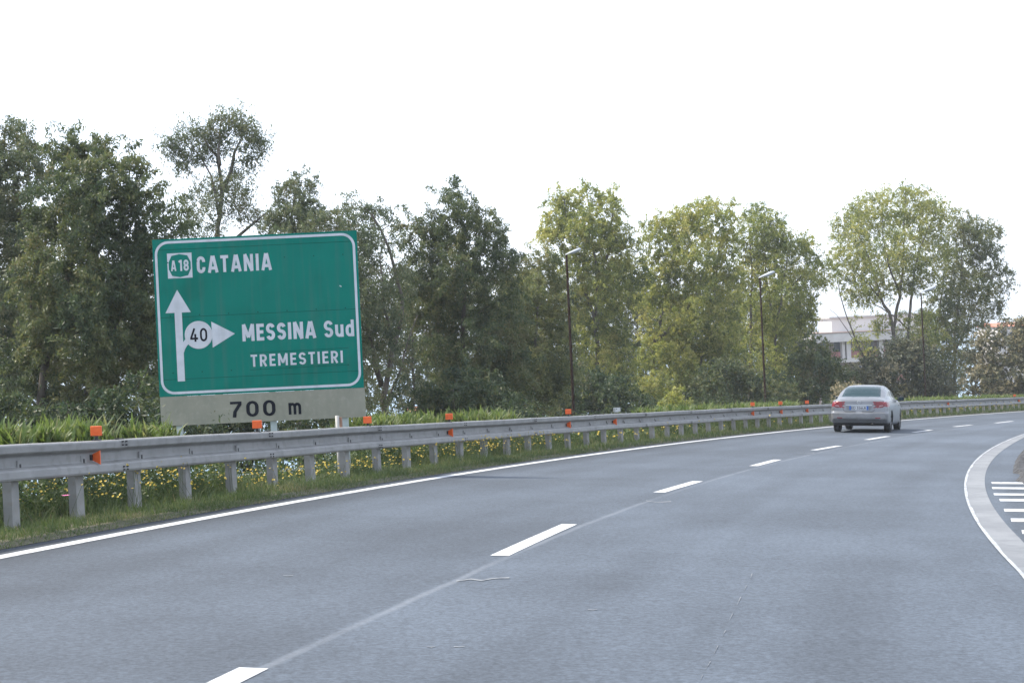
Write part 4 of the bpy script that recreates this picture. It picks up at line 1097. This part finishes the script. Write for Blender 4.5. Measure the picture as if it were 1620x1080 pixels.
st_ = link('stems', quads('stems', stm), M['stem'], fl)
# one pink flower
q = float(q_of_px(100)); b_ = LP.p3(q, -.95, float(verge_h(.95)))
pf = empty('pink_flower', b_)
MB().tube([(0, 0, -.02), (.01, 0, .17), (.0, -.01, .30)], .004, 5).build('stem', M['stem'], pf)
mb = MB()
for k in range(10):
    a = k * math.pi / 5; u = np.array([math.cos(a), math.sin(a), .25]); w_ = np.array([-math.sin(a), math.cos(a), 0]) * .013
    c = np.array([0, -.01, .30]); mb.add([c, c + u * .03 + w_, c + u * .047, c + u * .03 - w_], [(0, 1, 2, 3)])
mb.build('petals', M['pink'], pf)
prop(pf, 'single pink flower in the grass by the nearest posts', 'flower')

# bright strap leaved plants just behind the rail
def hedge(name, px0, px1, n, label, top=.16, w=.042):
    q0, q1 = float(q_of_px(px0)), float(q_of_px(px1)); nt_ = max(int((q1 - q0) / .22), 4)
    tq = rng.uniform(q0, q1, nt_ * 3); tq = tq[fld(tq, 1.7, px0) + rng.uniform(0, .9, nt_ * 3) > .30][:nt_]; nt_ = len(tq); to = rng.uniform(1.9, 2.7, nt_)
    i = rng.integers(0, nt_, n); q = tq[i] + rng.normal(size=n) * .08; o = to[i] + rng.normal(size=n) * .08
    x, y = LP.pos(q, -o); z = pz(x, y) + verge_h(np.clip(o, .4, 3))
    th = np.array([RH(a) for a in tq])[i] * 1.0 + top * (.35 + .65 * fld(tq[i], 1.3, 2.0)) + rng.normal(size=n) * .075
    a = rng.uniform(0, 2 * math.pi, n); l = rng.uniform(.04, .20, n)
    b_ = np.stack([x, y, z + th * rng.uniform(.62, .84, n)], 1); d = np.stack([np.cos(a), np.sin(a), 0 * a], 1); s = np.stack([-np.sin(a + .7), np.cos(a + .7), 0 * a], 1)
    up = np.array([0, 0, 1.0]); tpz = pz(x, y) + th - b_[:, 2]
    m1 = b_ + up * (tpz * .65)[:, None] + d * (l * .4)[:, None]; tp = b_ + up * tpz[:, None] + d * l[:, None]
    ww = (w * rng.uniform(.6, 1.3, n))[:, None]
    V = np.concatenate([np.stack([b_ - s * ww * .3, b_ + s * ww * .3, m1 + s * ww * .5, m1 - s * ww * .5], 1), np.stack([m1 - s * ww * .5, m1 + s * ww * .5, tp + s * ww * .05, tp - s * ww * .05], 1)])
    prop(link(name, quads(name, V, np.tile(rng.normal(.45, .22, n), 2)), M['hedge']), label, 'plants', kind='stuff')
hedge('strap_leaf_plants', -60, 380, 5200, 'bright green strap leaved plants over the rail left of and below the sign', .07)
hedge('strap_leaf_plants', 660, 890, 2600, 'bright green strap leaved plants behind the rail right of the sign', .07)
hedge('strap_leaf_plants', 1085, 1325, 4200, 'green plants topping the rail left of the silver car', .01, .05)
hedge('strap_leaf_plants', 1405, 1660, 5200, 'green plants topping the rail right of the silver car', .04, .06)

# ------------------------------------------------------------------ buildings far off
M['plaster'] = noisy('white_plaster', (.42, .40, .39), (.50, .48, .47), .6, .85, c2=(.42, .39, .37), scale2=1.4, amt2=.4)
M['plaster_pink'] = noisy('peach_plaster', (.56, .54, .52), (.62, .60, .58), .5, .85)
M['loggia'] = noisy('shaded_loggia', (.26, .20, .19), (.32, .26, .25), .6, .9)
M['pane'] = mat('window_pane', (.05, .065, .09), .12)
M['red_rail'] = noisy('red_balustrade', (.20, .07, .07), (.25, .09, .085), 1, .7)
M['tile'] = noisy('roof_tile', (.36, .13, .08), (.46, .19, .12), 2.5, .85)
BY = 190.0; ppm = FPX / BY
def bp_(x, y): return dep(x, y, BY)
p0 = bp_(1395, 540); g = gz(p0[0], p0[1])
bd = empty('apartment_building', (p0[0], p0[1], g)); bo = np.array(bd.location)
def bbox(name, xa, ya, xb, yb, y0, y1, m, parent=None):
    A_, B_ = bp_(xa, ya) - bo, bp_(xb, yb) - bo
    return MB().box(((A_[0] + B_[0]) / 2, (y0 + y1) / 2, (A_[2] + B_[2]) / 2), (abs(B_[0] - A_[0]), y1 - y0, abs(A_[2] - B_[2]))).build(name, M[m], parent or bd)
xa, xb = bp_(1288, 540)[0] - bo[0], bp_(1482, 540)[0] - bo[0]
z1 = bp_(1340, 540)[2] - bo[2]; zp = bp_(1340, 526)[2] - bo[2]; zs0 = bp_(1340, 573)[2] - bo[2]; zs1 = bp_(1340, 566.5)[2] - bo[2]
zr = bp_(1400, 500)[2] - bo[2]
MB().box(((xa + xb) / 2, 7.2, z1 / 2 - 1), (xb - xa, 11, z1 + 2)).build('wall', M['loggia'], bd)
MB().box(((xa + xb) / 2, 6.2, (z1 + zp) / 2), (xb - xa + .3, 13.4, zp - z1)).build('parapet', M['plaster'], bd)
MB().box(((xa + xb) / 2, 6.2, zp + .06), (xb - xa + .5, 13.6, .1)).build('coping', noisy('faded_coping', (.26, .19, .165), (.30, .22, .19), 2, .9), bd)
xs = bp_(1326, 510)[0] - bo[0]
up_ = MB().box(((xs + xb) / 2, 8, (zp + .12 + zr) / 2), (xb - xs, 8, zr - zp - .12)).build('roof_storey', M['plaster_pink'], bd)
MB().box(((xs + xb) / 2, 8, zr + .1), (xb - xs + .6, 8.6, .2)).build('roof', M['plaster'], up_)
for k in range(3):
    zz0, zz1 = zs0 - 3.1 * k, zs1 - 3.1 * k
    MB().box(((xa + xb) / 2, .8, (zz0 + zz1) / 2), (xb - xa + .3, 1.9 + .01 * k, zz1 - zz0)).build('balcony_slab', M['plaster'], bd)
    for cpx in (1336, 1342, 1395, 1440, 1452):
        xx = bp_(cpx, 550)[0] - bo[0]; wdt = .5 if cpx != 1342 else .7
        MB().box((xx, .75, zz1 + (z1 - zs1) / 2 - .01), (wdt, 1.2, z1 - zs1 - .02)).build('pillar', M['plaster'], bd)
    for (ra, rb) in ((1290, 1330), (1346, 1391), (1399, 1436), (1456, 1480)):
        x0, x1 = bp_(ra, 560)[0] - bo[0], bp_(rb, 560)[0] - bo[0]
        MB().box(((x0 + x1) / 2, .2, zz1 + .42), (x1 - x0, .08, .78)).build('balustrade', M['red_rail'], bd)
    for wpx in (1306, 1329, 1360, 1380, 1415, 1468):
        xx = bp_(wpx, 550)[0] - bo[0]
        fr = MB().box((xx, 1.65, zz1 + 1.15), (1.0, .1, 2.0)).build('window', M['plaster'], bd)
        MB().box((xx, 1.585, zz1 + 1.15), (.84, .03, 1.84)).build('pane', M['pane'], fr)
prop(bd, 'white apartment block with red balustrades half hidden by the airy tree', 'building')

def house(pxa, pxb, py_eave, py_ridge, Y, label, wallm, depth=7):
    a, b_ = dep(pxa, py_eave, Y), dep(pxb, py_eave, Y); r = dep(pxa, py_ridge, Y)
    cx_ = (a[0] + b_[0]) / 2; g = gz(cx_, Y); g = min(g, a[2] - 2.6)
    o = empty('house', (cx_, Y, g)); w_ = b_[0] - a[0]; he, hr = a[2] - g, r[2] - g
    MB().box((0, depth / 2, he / 2 - .5), (w_, depth, he + 1)).build('wall', M[wallm], o)
    ov = .3
    V = [(-w_/2-ov, -ov, he), (w_/2+ov, -ov, he), (w_/2+ov, depth+ov, he), (-w_/2-ov, depth+ov, he), (-w_/2-ov, depth/2, hr), (w_/2+ov, depth/2, hr)]
    MB().add(V, [(0,1,5,4), (2,3,4,5), (1,2,5), (3,0,4), (0,3,2,1)]).build('roof', M['tile'], o)
    for k in (-.28, .28):
        fr = MB().box((k * w_, -.02, he - 1.3), (1.0, .06, 1.2)).build('window', M['plaster'], o)
        MB().box((k * w_, -.06, he - 1.3), (.8, .03, 1.0)).build('pane', M['pane'], fr)
    prop(o, label, 'house')
house(645, 690, 662, 648, 88, 'low house with red tiled roof glimpsed through undergrowth right of the sign', 'plaster_pink')
house(1578, 1680, 517, 511, 230, 'far pale house with red roof edge above the right bush', 'plaster', 10)

# ------------------------------------------------------------------ silver car
M['silver'] = noisy('silver_paint', (.165, .174, .185), (.185, .194, .205), 3, .3, .55)
M['silver_dirty'] = noisy('dusty_bumper_paint', (.18, .187, .194), (.21, .217, .224), 3, .4, .45, c2=(.15, .145, .14), scale2=7, amt2=.5)
M['glass'] = mat('car_glass', (.008, .028, .034), .16, 0, .22)
M['black'] = mat('black_plastic', (.012, .012, .013), .6)
M['rubber'] = noisy('tyre_rubber', (.016, .016, .017), (.026, .026, .027), 9, .85)
M['rim'] = mat('alloy_rim', (.30, .31, .33), .4, .7)
M['lamp_red'] = mat('red_tail_lens', (.17, .008, .014), .25)
M['lamp_clear'] = mat('clear_tail_lens', (.34, .20, .21), .2)
M['lamp_smoke'] = mat('dull_red_lens', (.22, .025, .035), .2)
M['chrome'] = mat('chrome', (.5, .52, .54), .3, .9)
M['plate'] = mat('plate_white', (.46, .48, .50), .5)
M['plate_blue'] = mat('plate_blue', (.02, .10, .36), .4)
# stations: y from the tail, z of the top at the centre, half width at the waist, half width of the roof, waist height, bottom
ST = [(.00,.98,.80,.62,.86,.30),(.10,1.035,.855,.66,.90,.25),(.25,1.06,.875,.67,.92,.22),(.50,1.085,.89,.66,.94,.21),(.62,1.12,.893,.645,.945,.21),(.85,1.245,.897,.62,.95,.2),(1.1,1.37,.90,.60,.955,.2),
      (1.35,1.44,.903,.595,.955,.19),(1.7,1.472,.905,.60,.955,.19),(2.1,1.48,.905,.605,.95,.19),(2.5,1.462,.905,.605,.94,.19),(2.8,1.41,.905,.605,.93,.19),(3.1,1.27,.903,.625,.92,.19),(3.4,1.10,.90,.66,.91,.19),
      (3.55,1.02,.895,.70,.89,.2),(3.9,.96,.88,.70,.86,.2),(4.3,.86,.84,.66,.78,.21),(4.55,.74,.76,.58,.68,.23),(4.66,.60,.62,.5,.56,.28)]
A = np.array(ST)
def spl(xs, ys, q):
    """monotone-ish cubic through points"""
    xs, ys = np.asarray(xs, float), np.asarray(ys, float); m_ = np.gradient(ys, xs)
    i = np.clip(np.searchsorted(xs, q) - 1, 0, len(xs) - 2); h = xs[i + 1] - xs[i]; t = (q - xs[i]) / h
    return (2*t**3-3*t**2+1)*ys[i] + (t**3-2*t**2+t)*h*m_[i] + (-2*t**3+3*t**2)*ys[i+1] + (t**3-t**2)*h*m_[i+1]
def section(y):
    zt, ww, wr, zw, zb = [float(spl(A[:, 0], A[:, k], y)) for k in range(1, 6)]
    up = zt - zw
    pts = [(0, zb), (ww * .55, zb), (ww * .86, zb + .015), (ww * .965, zb + .09), (ww * .995, zb + .25), (ww * 1.0, .62 if zw > .7 else zw * .7), (ww * .992, zw - .12), (ww * .965, zw - .015), (ww * .93, zw + min(.05, up * .35))]
    lam = np.clip((up - .12) / .25, 0, 1)
    wg = ww * .90
    for t in (.35, .7):
        pts.append((wg + (wr + .04 - wg) * t, zw + up * (.06 + .86 * t) if lam > 0 else zw + up * (.4 + .4 * t)))
    pts += [(wr * .93, zt - .045 * lam - .012), (wr * .75, zt - .018 * lam - .004), (wr * .4, zt - .004), (0, zt)]
    P = np.array(pts); s = np.r_[0, np.cumsum(np.linalg.norm(np.diff(P, axis=0), axis=1) + .02)]; s /= s[-1]
    # constant parameter per control point so rows line up along the car
    k = np.linspace(0, 1, len(P)); q = np.linspace(0, 1, 85)
    return np.stack([spl(k, P[:, 0], q), spl(k, P[:, 1], q)], 1)
def tail(x, z):
    """how far the rear face stands back at width x and height z"""
    v = .10 * (abs(x) / .88) ** 3
    v += .075 * sstep((z - .60) / .06) + .10 * max(z - .66, 0)
    v += -.012 * float(sstep((z - .995) / .03))
    if z < .42: v += .12 * (.42 - z) / .12
    return v
ys = np.concatenate([np.linspace(.0, .7, 29), np.linspace(.73, 4.66, 120)])
rows = []
for sc in (0, .15, .3, .45, .58, .7, .8, .88, .94, .975):       # rear face, grown outward from its middle
    P = section(0.0).copy(); cz = .64
    rows.append([(p[0] * sc, 0.0, cz + (p[1] - cz) * sc) for p in P])
for y in ys: rows.append([(p[0], y, p[1]) for p in section(float(y))])
for sc in (.9, .6, .2): 
    P = section(4.66); rows.append([(p[0] * sc, 4.66 + .03 * (1 - sc), .45 + (p[1] - .45) * sc) for p in P])
G = np.array(rows)
for i in range(G.shape[0]):
    for j in range(G.shape[1]):
        f_ = max(0, 1 - G[i, j, 1] / .55); G[i, j, 1] += tail(G[i, j, 0], G[i, j, 2]) * f_
# mirror
GM = G[:, ::-1].copy(); GM[:, :, 0] *= -1
GF = np.concatenate([GM, G[:, 1:]], 1)          # left top ... bottom ... right top
nr_, nc_ = GF.shape[:2]
def classify(c, n):
    x, y, z = c; ax = abs(x)
    belt = 1.0
    if y < .6 and n[1] < -.35 and .765 < z < .965 and ax > .40 and ax < .9:
        edge = .50 + (.965 - z) * .0 + (z - .765) * .25
        if ax > .46 - (z - .86) * .35 and z > .775 + max(0, ax - .66) * .28: return 'tail_light_left' if x < 0 else 'tail_light_right'
    if .12 < y < .55 and .80 < z < .95 and ax > .80: return 'tail_light_left' if x < 0 else 'tail_light_right'
    if .52 < y < 1.42 and n[2] > .25 and z > 1.105 and z < 1.425 and ax < .60 - (z - 1.1) * .22: return 'rear_window'
    if 2.72 < y < 3.46 and n[2] > .2 and 1.05 < z < 1.42 and ax < .62: return 'windscreen'
    zz0, zz1 = .995, 1.375
    if ax > .55 and zz0 < z < zz1 and 1.0 + (z - 1) * .9 < y < 3.2 - (z - 1) * 1.25 and n[0] ** 2 > .2:
        if abs(y - 2.08) > .05 and y > 1.02 + (z - 1.0) * .9: return 'side_window_left' if x < 0 else 'side_window_right'
    for cy_ in (1.03, 3.73):
        if ax > .55 and (y - cy_) ** 2 + (z - .33) ** 2 < .365 ** 2: return None
    if z < .305 and y < .7 : return 'rear_valance'
    if y < .62 and z < .605: return 'bumper'
    return 'body'
car_parts = {}
for i in range(nr_ - 1):
    for j in range(nc_ - 1):
        a, b_, c, d = GF[i, j], GF[i, j + 1], GF[i + 1, j + 1], GF[i + 1, j]
        nn = np.cross(c - a, d - b_); L_ = np.linalg.norm(nn)
        if L_ < 1e-9: continue
        ctr = (a + b_ + c + d) / 4; nn = nn / L_
        if nn @ (ctr - np.array([0, 2.2, .7])) < 0: nn = -nn
        k = classify(ctr, nn)
        if k: car_parts.setdefault(k, []).append((i * nc_ + j, i * nc_ + j + 1, (i + 1) * nc_ + j + 1, (i + 1) * nc_ + j))
FV = GF.reshape(-1, 3)
pc = (at(1325, 683) + at(1405, 683)) / 2
CH = math.radians(19.5)
car = empty('silver_car', pc)
# stand the car on the banked road
nv = Vector(NRM); fwd = Vector((math.sin(CH), math.cos(CH), 0)); fwd = (fwd - fwd.dot(nv) * nv).normalized(); rt_ = fwd.cross(nv)
car.rotation_euler = Matrix((rt_, fwd, nv)).transposed().to_euler()
prop(car, 'silver four door saloon car driving away in the left lane', 'car')
LIFT = np.array([0, -1.03, 0])
def cpart(name, key, m, parent=None):
    F = car_parts[key]; idx = sorted({i for f in F for i in f}); mp_ = {v: k for k, v in enumerate(idx)}
    me = pymesh(name, FV[idx] + LIFT, [tuple(mp_[i] for i in f) for f in F], True)
    bm = bmesh.new(); bm.from_mesh(me); bmesh.ops.remove_doubles(bm, verts=bm.verts, dist=1e-4); bmesh.ops.recalc_face_normals(bm, faces=bm.faces)
    if sum((f.normal.dot(f.calc_center_median() - Vector((0, 1.2, .7))) > 0) for f in bm.faces) < len(bm.faces) / 2: bmesh.ops.reverse_faces(bm, faces=bm.faces)
    bm.to_mesh(me); bm.free(); me.polygons.foreach_set('use_smooth', [True] * len(me.polygons))
    return link(name, me, m, parent or car)
body = cpart('body', 'body', M['silver'])
cpart('bumper', 'bumper', M['silver_dirty']); cpart('rear_valance', 'rear_valance', M['black'])
cpart('rear_window', 'rear_window', M['glass']); cpart('windscreen', 'windscreen', M['glass'])
cpart('side_window', 'side_window_left', M['glass']); cpart('side_window', 'side_window_right', M['glass'])
tlm = {}
for k, nm in (('tail_light_left', -1), ('tail_light_right', 1)):
    tlm[nm] = cpart('tail_light', k, M['lamp_red'])
def rear_y(x, z):
    """rear face of the car at a given place"""
    sel = G[:10].reshape(-1, 3); d = (sel[:, 0] - abs(x)) ** 2 + (sel[:, 2] - z) ** 2
    k = np.argsort(d)[:4]; return float(sel[k, 1].mean())
def onrear(x, z, out): return (x, rear_y(x, z) - out - 1.03, z)
def rear_quad(name, pts, m, parent, out=.006, thick=.02):
    y0 = min(rear_y(x, z) for x, z in pts) - out - 1.03
    return MB().prism(pts, y0, y0 + thick, lambda a, b_, d: (a, d, b_)).build(name, m, parent)
# plate recess, plate, chrome bar, emblem, lid gap
rear_quad('plate_recess', [(-.36,.70),(.36,.70),(.38,.83),(-.38,.83)], noisy('recess_silver', (.17,.18,.19), (.19,.20,.21), 4, .4, .5), body, .002, .012)
pl = rear_quad('number_plate', [(-.29,.706),(.29,.706),(.29,.826),(-.29,.826)], M['plate'], car, .012, .014)
yp = min(rear_y(x, z) for x, z in [(-.26,.712),(.26,.822)]) - .012 - 1.03
yp = min(v.co.y for v in pl.data.vertices)
for s_ in (-1, 1):
    MB().box((s_ * .262, yp - .001, .766), (.055, .004, .118)).build('blue_strip', M['plate_blue'], pl)
def ptext(s, x0, x1):
    cu = bpy.data.curves.new('plate_text', 'FONT'); cu.body = s; cu.offset = .01
    to = bpy.data.objects.new('tmp', cu); COL.objects.link(to); bpy.context.view_layer.update()
    me = bpy.data.meshes.new_from_object(to.evaluated_get(bpy.context.evaluated_depsgraph_get())); bpy.data.objects.remove(to)
    V = np.array([v.co[:2] for v in me.vertices]); F = [tuple(p.vertices) for p in me.polygons]; bpy.data.meshes.remove(me)
    lo_, hi_ = V.min(0), V.max(0); U = (V - lo_) / (hi_ - lo_) * np.array([x1 - x0, .075]) + np.array([x0, .730])
    link('plate_text', pymesh('plate_text', [(u, yp - .004, v) for u, v in U], F), M['ink'], pl)
ptext('ED', -.225, -.10); ptext('556LR', -.055, .225)
rear_quad('chrome_bar', [(-.40,.838),(.40,.838),(.395,.868),(-.395,.868)], M['chrome'], body, .02, .03)
mb = MB()
yb_ = rear_y(0, .945) - 1.03 - .012
for (rx, rz, cz) in ((.062, .042, .945), (.03, .040, .945), (.045, .018, .962)):
    mb.tube([(rx * math.cos(a), yb_, cz + rz * math.sin(a)) for a in np.linspace(0, 2 * math.pi, 25)], .006, 6, False)
mb.build('emblem', M['chrome'], body, True)
mb = MB(); lid = [(-.50,.97),(-.50,.80),(-.47,.70),(-.40,.655),(.40,.655),(.47,.70),(.50,.80),(.50,.97)]
mb.tube([onrear(x, z, -.001) for x, z in lid], .007, 5); mb.build('lid_gap', M['black'], body)
for s_ in (-1, 1):
    rear_quad('reflector', [(s_ * .50,.445),(s_ * .66,.452),(s_ * .655,.478),(s_ * .50,.472)], M['lamp_red' if s_ < 0 else 'lamp_smoke'], car, .006, .04)
    c_ = [(s_ * .60,.80),(s_ * .72,.82),(s_ * .74,.86),(s_ * .62,.85)]
    rear_quad('lens', c_, M['lamp_clear'], tlm[s_], .008, .05)
mb = MB(); mb.tube([onrear(x, .415, -.004) for x in np.linspace(-.62, .62, 9)], .010, 5); mb.build('bumper_groove', M['black'], car)
# underside so that nothing shows through the arches
MB().box((0, 1.2, .45), (1.15, 4.0, .42)).build('underbody', M['black'], car)
MB().tube([(.42, -1.05, .27), (.42, -.4, .27)], .03, 10).build('exhaust_pipe', M['black'], car, True)
MB().tube([(-.6, 0, .3), (.6, 0, .3)], .045, 8).build('axle', M['black'], car)
def wheel(x, y):
    o = empty('wheel', (0, 0, 0)); o.parent = car; o.location = (x, y, .322)
    prof = [(-.10,.20),(-.105,.25),(-.10,.295),(-.075,.318),(0,.322),(.075,.318),(.10,.295),(.105,.25),(.10,.20)]
    V = []; F = []; n = 28
    for k in range(n):
        a = 2 * math.pi * k / n
        for (w_, r) in prof: V.append((w_, r * math.cos(a), r * math.sin(a)))
    m_ = len(prof)
    for k in range(n):
        for j in range(m_): F.append((k * m_ + j, k * m_ + (j + 1) % m_, ((k + 1) % n) * m_ + (j + 1) % m_, ((k + 1) % n) * m_ + j))
    MB().add(V, F).build('tyre', M['rubber'], o, True)
    s_ = 1 if x > 0 else -1; mb = MB(); mb.tube([(s_ * .02, 0, 0), (s_ * .085, 0, 0)], .055, 12)
    for k in range(7):
        a = 2 * math.pi * k / 7; R_ = np.array(Matrix.Rotation(a, 3, 'X')); mb.box(R_ @ np.array([s_ * .07, 0, .12]), (.03, .05, .18), R_)
    mb.tube([(s_ * -.02, 0, 0), (s_ * .0, 0, 0)], .20, 24)
    mb.build('rim', M['rim'], o)
for x in (-.775, .775):
    for y in (0, 2.70): wheel(x, y)
for s_ in (-1, 1):
    o = MB().box((s_ * 1.0, 1.83, 1.03), (.19, .12, .14)).build('wing_mirror', M['black' if s_ > 0 else 'silver'], car); bevel(o, .035, 3)
    MB().box((s_ * .91, 1.85, 1.0), (.12, .05, .05)).build('mirror_arm', M['black'], o)
    MB().box((s_ * 1.0, 1.765, 1.035), (.15, .008, .10)).build('mirror_glass', M['glass'], o)
    for yy in (1.45, 2.55): MB().box((s_ * .905, yy - .45, .82), (.02, .17, .025)).build('door_handle', M['silver'], body)

# ------------------------------------------------------------------ sea air
hz_m = bpy.data.materials.new('haze'); hz_m.use_nodes = True
N, L = hz_m.node_tree.nodes, hz_m.node_tree.links
N.remove(N['Principled BSDF']); pv = N.new('ShaderNodeVolumePrincipled')
pv.inputs['Color'].default_value = (.86, .93, 1, 1); pv.inputs['Density'].default_value = .00042; pv.inputs['Anisotropy'].default_value = .2
L.new(pv.outputs[0], N['Material Output'].inputs['Volume'])
hz_o = MB().box((0, 0, -9), (84000, 84000, 98)).build('haze', hz_m)
prop(hz_o, 'thin sea haze in the air', 'haze', kind='stuff')
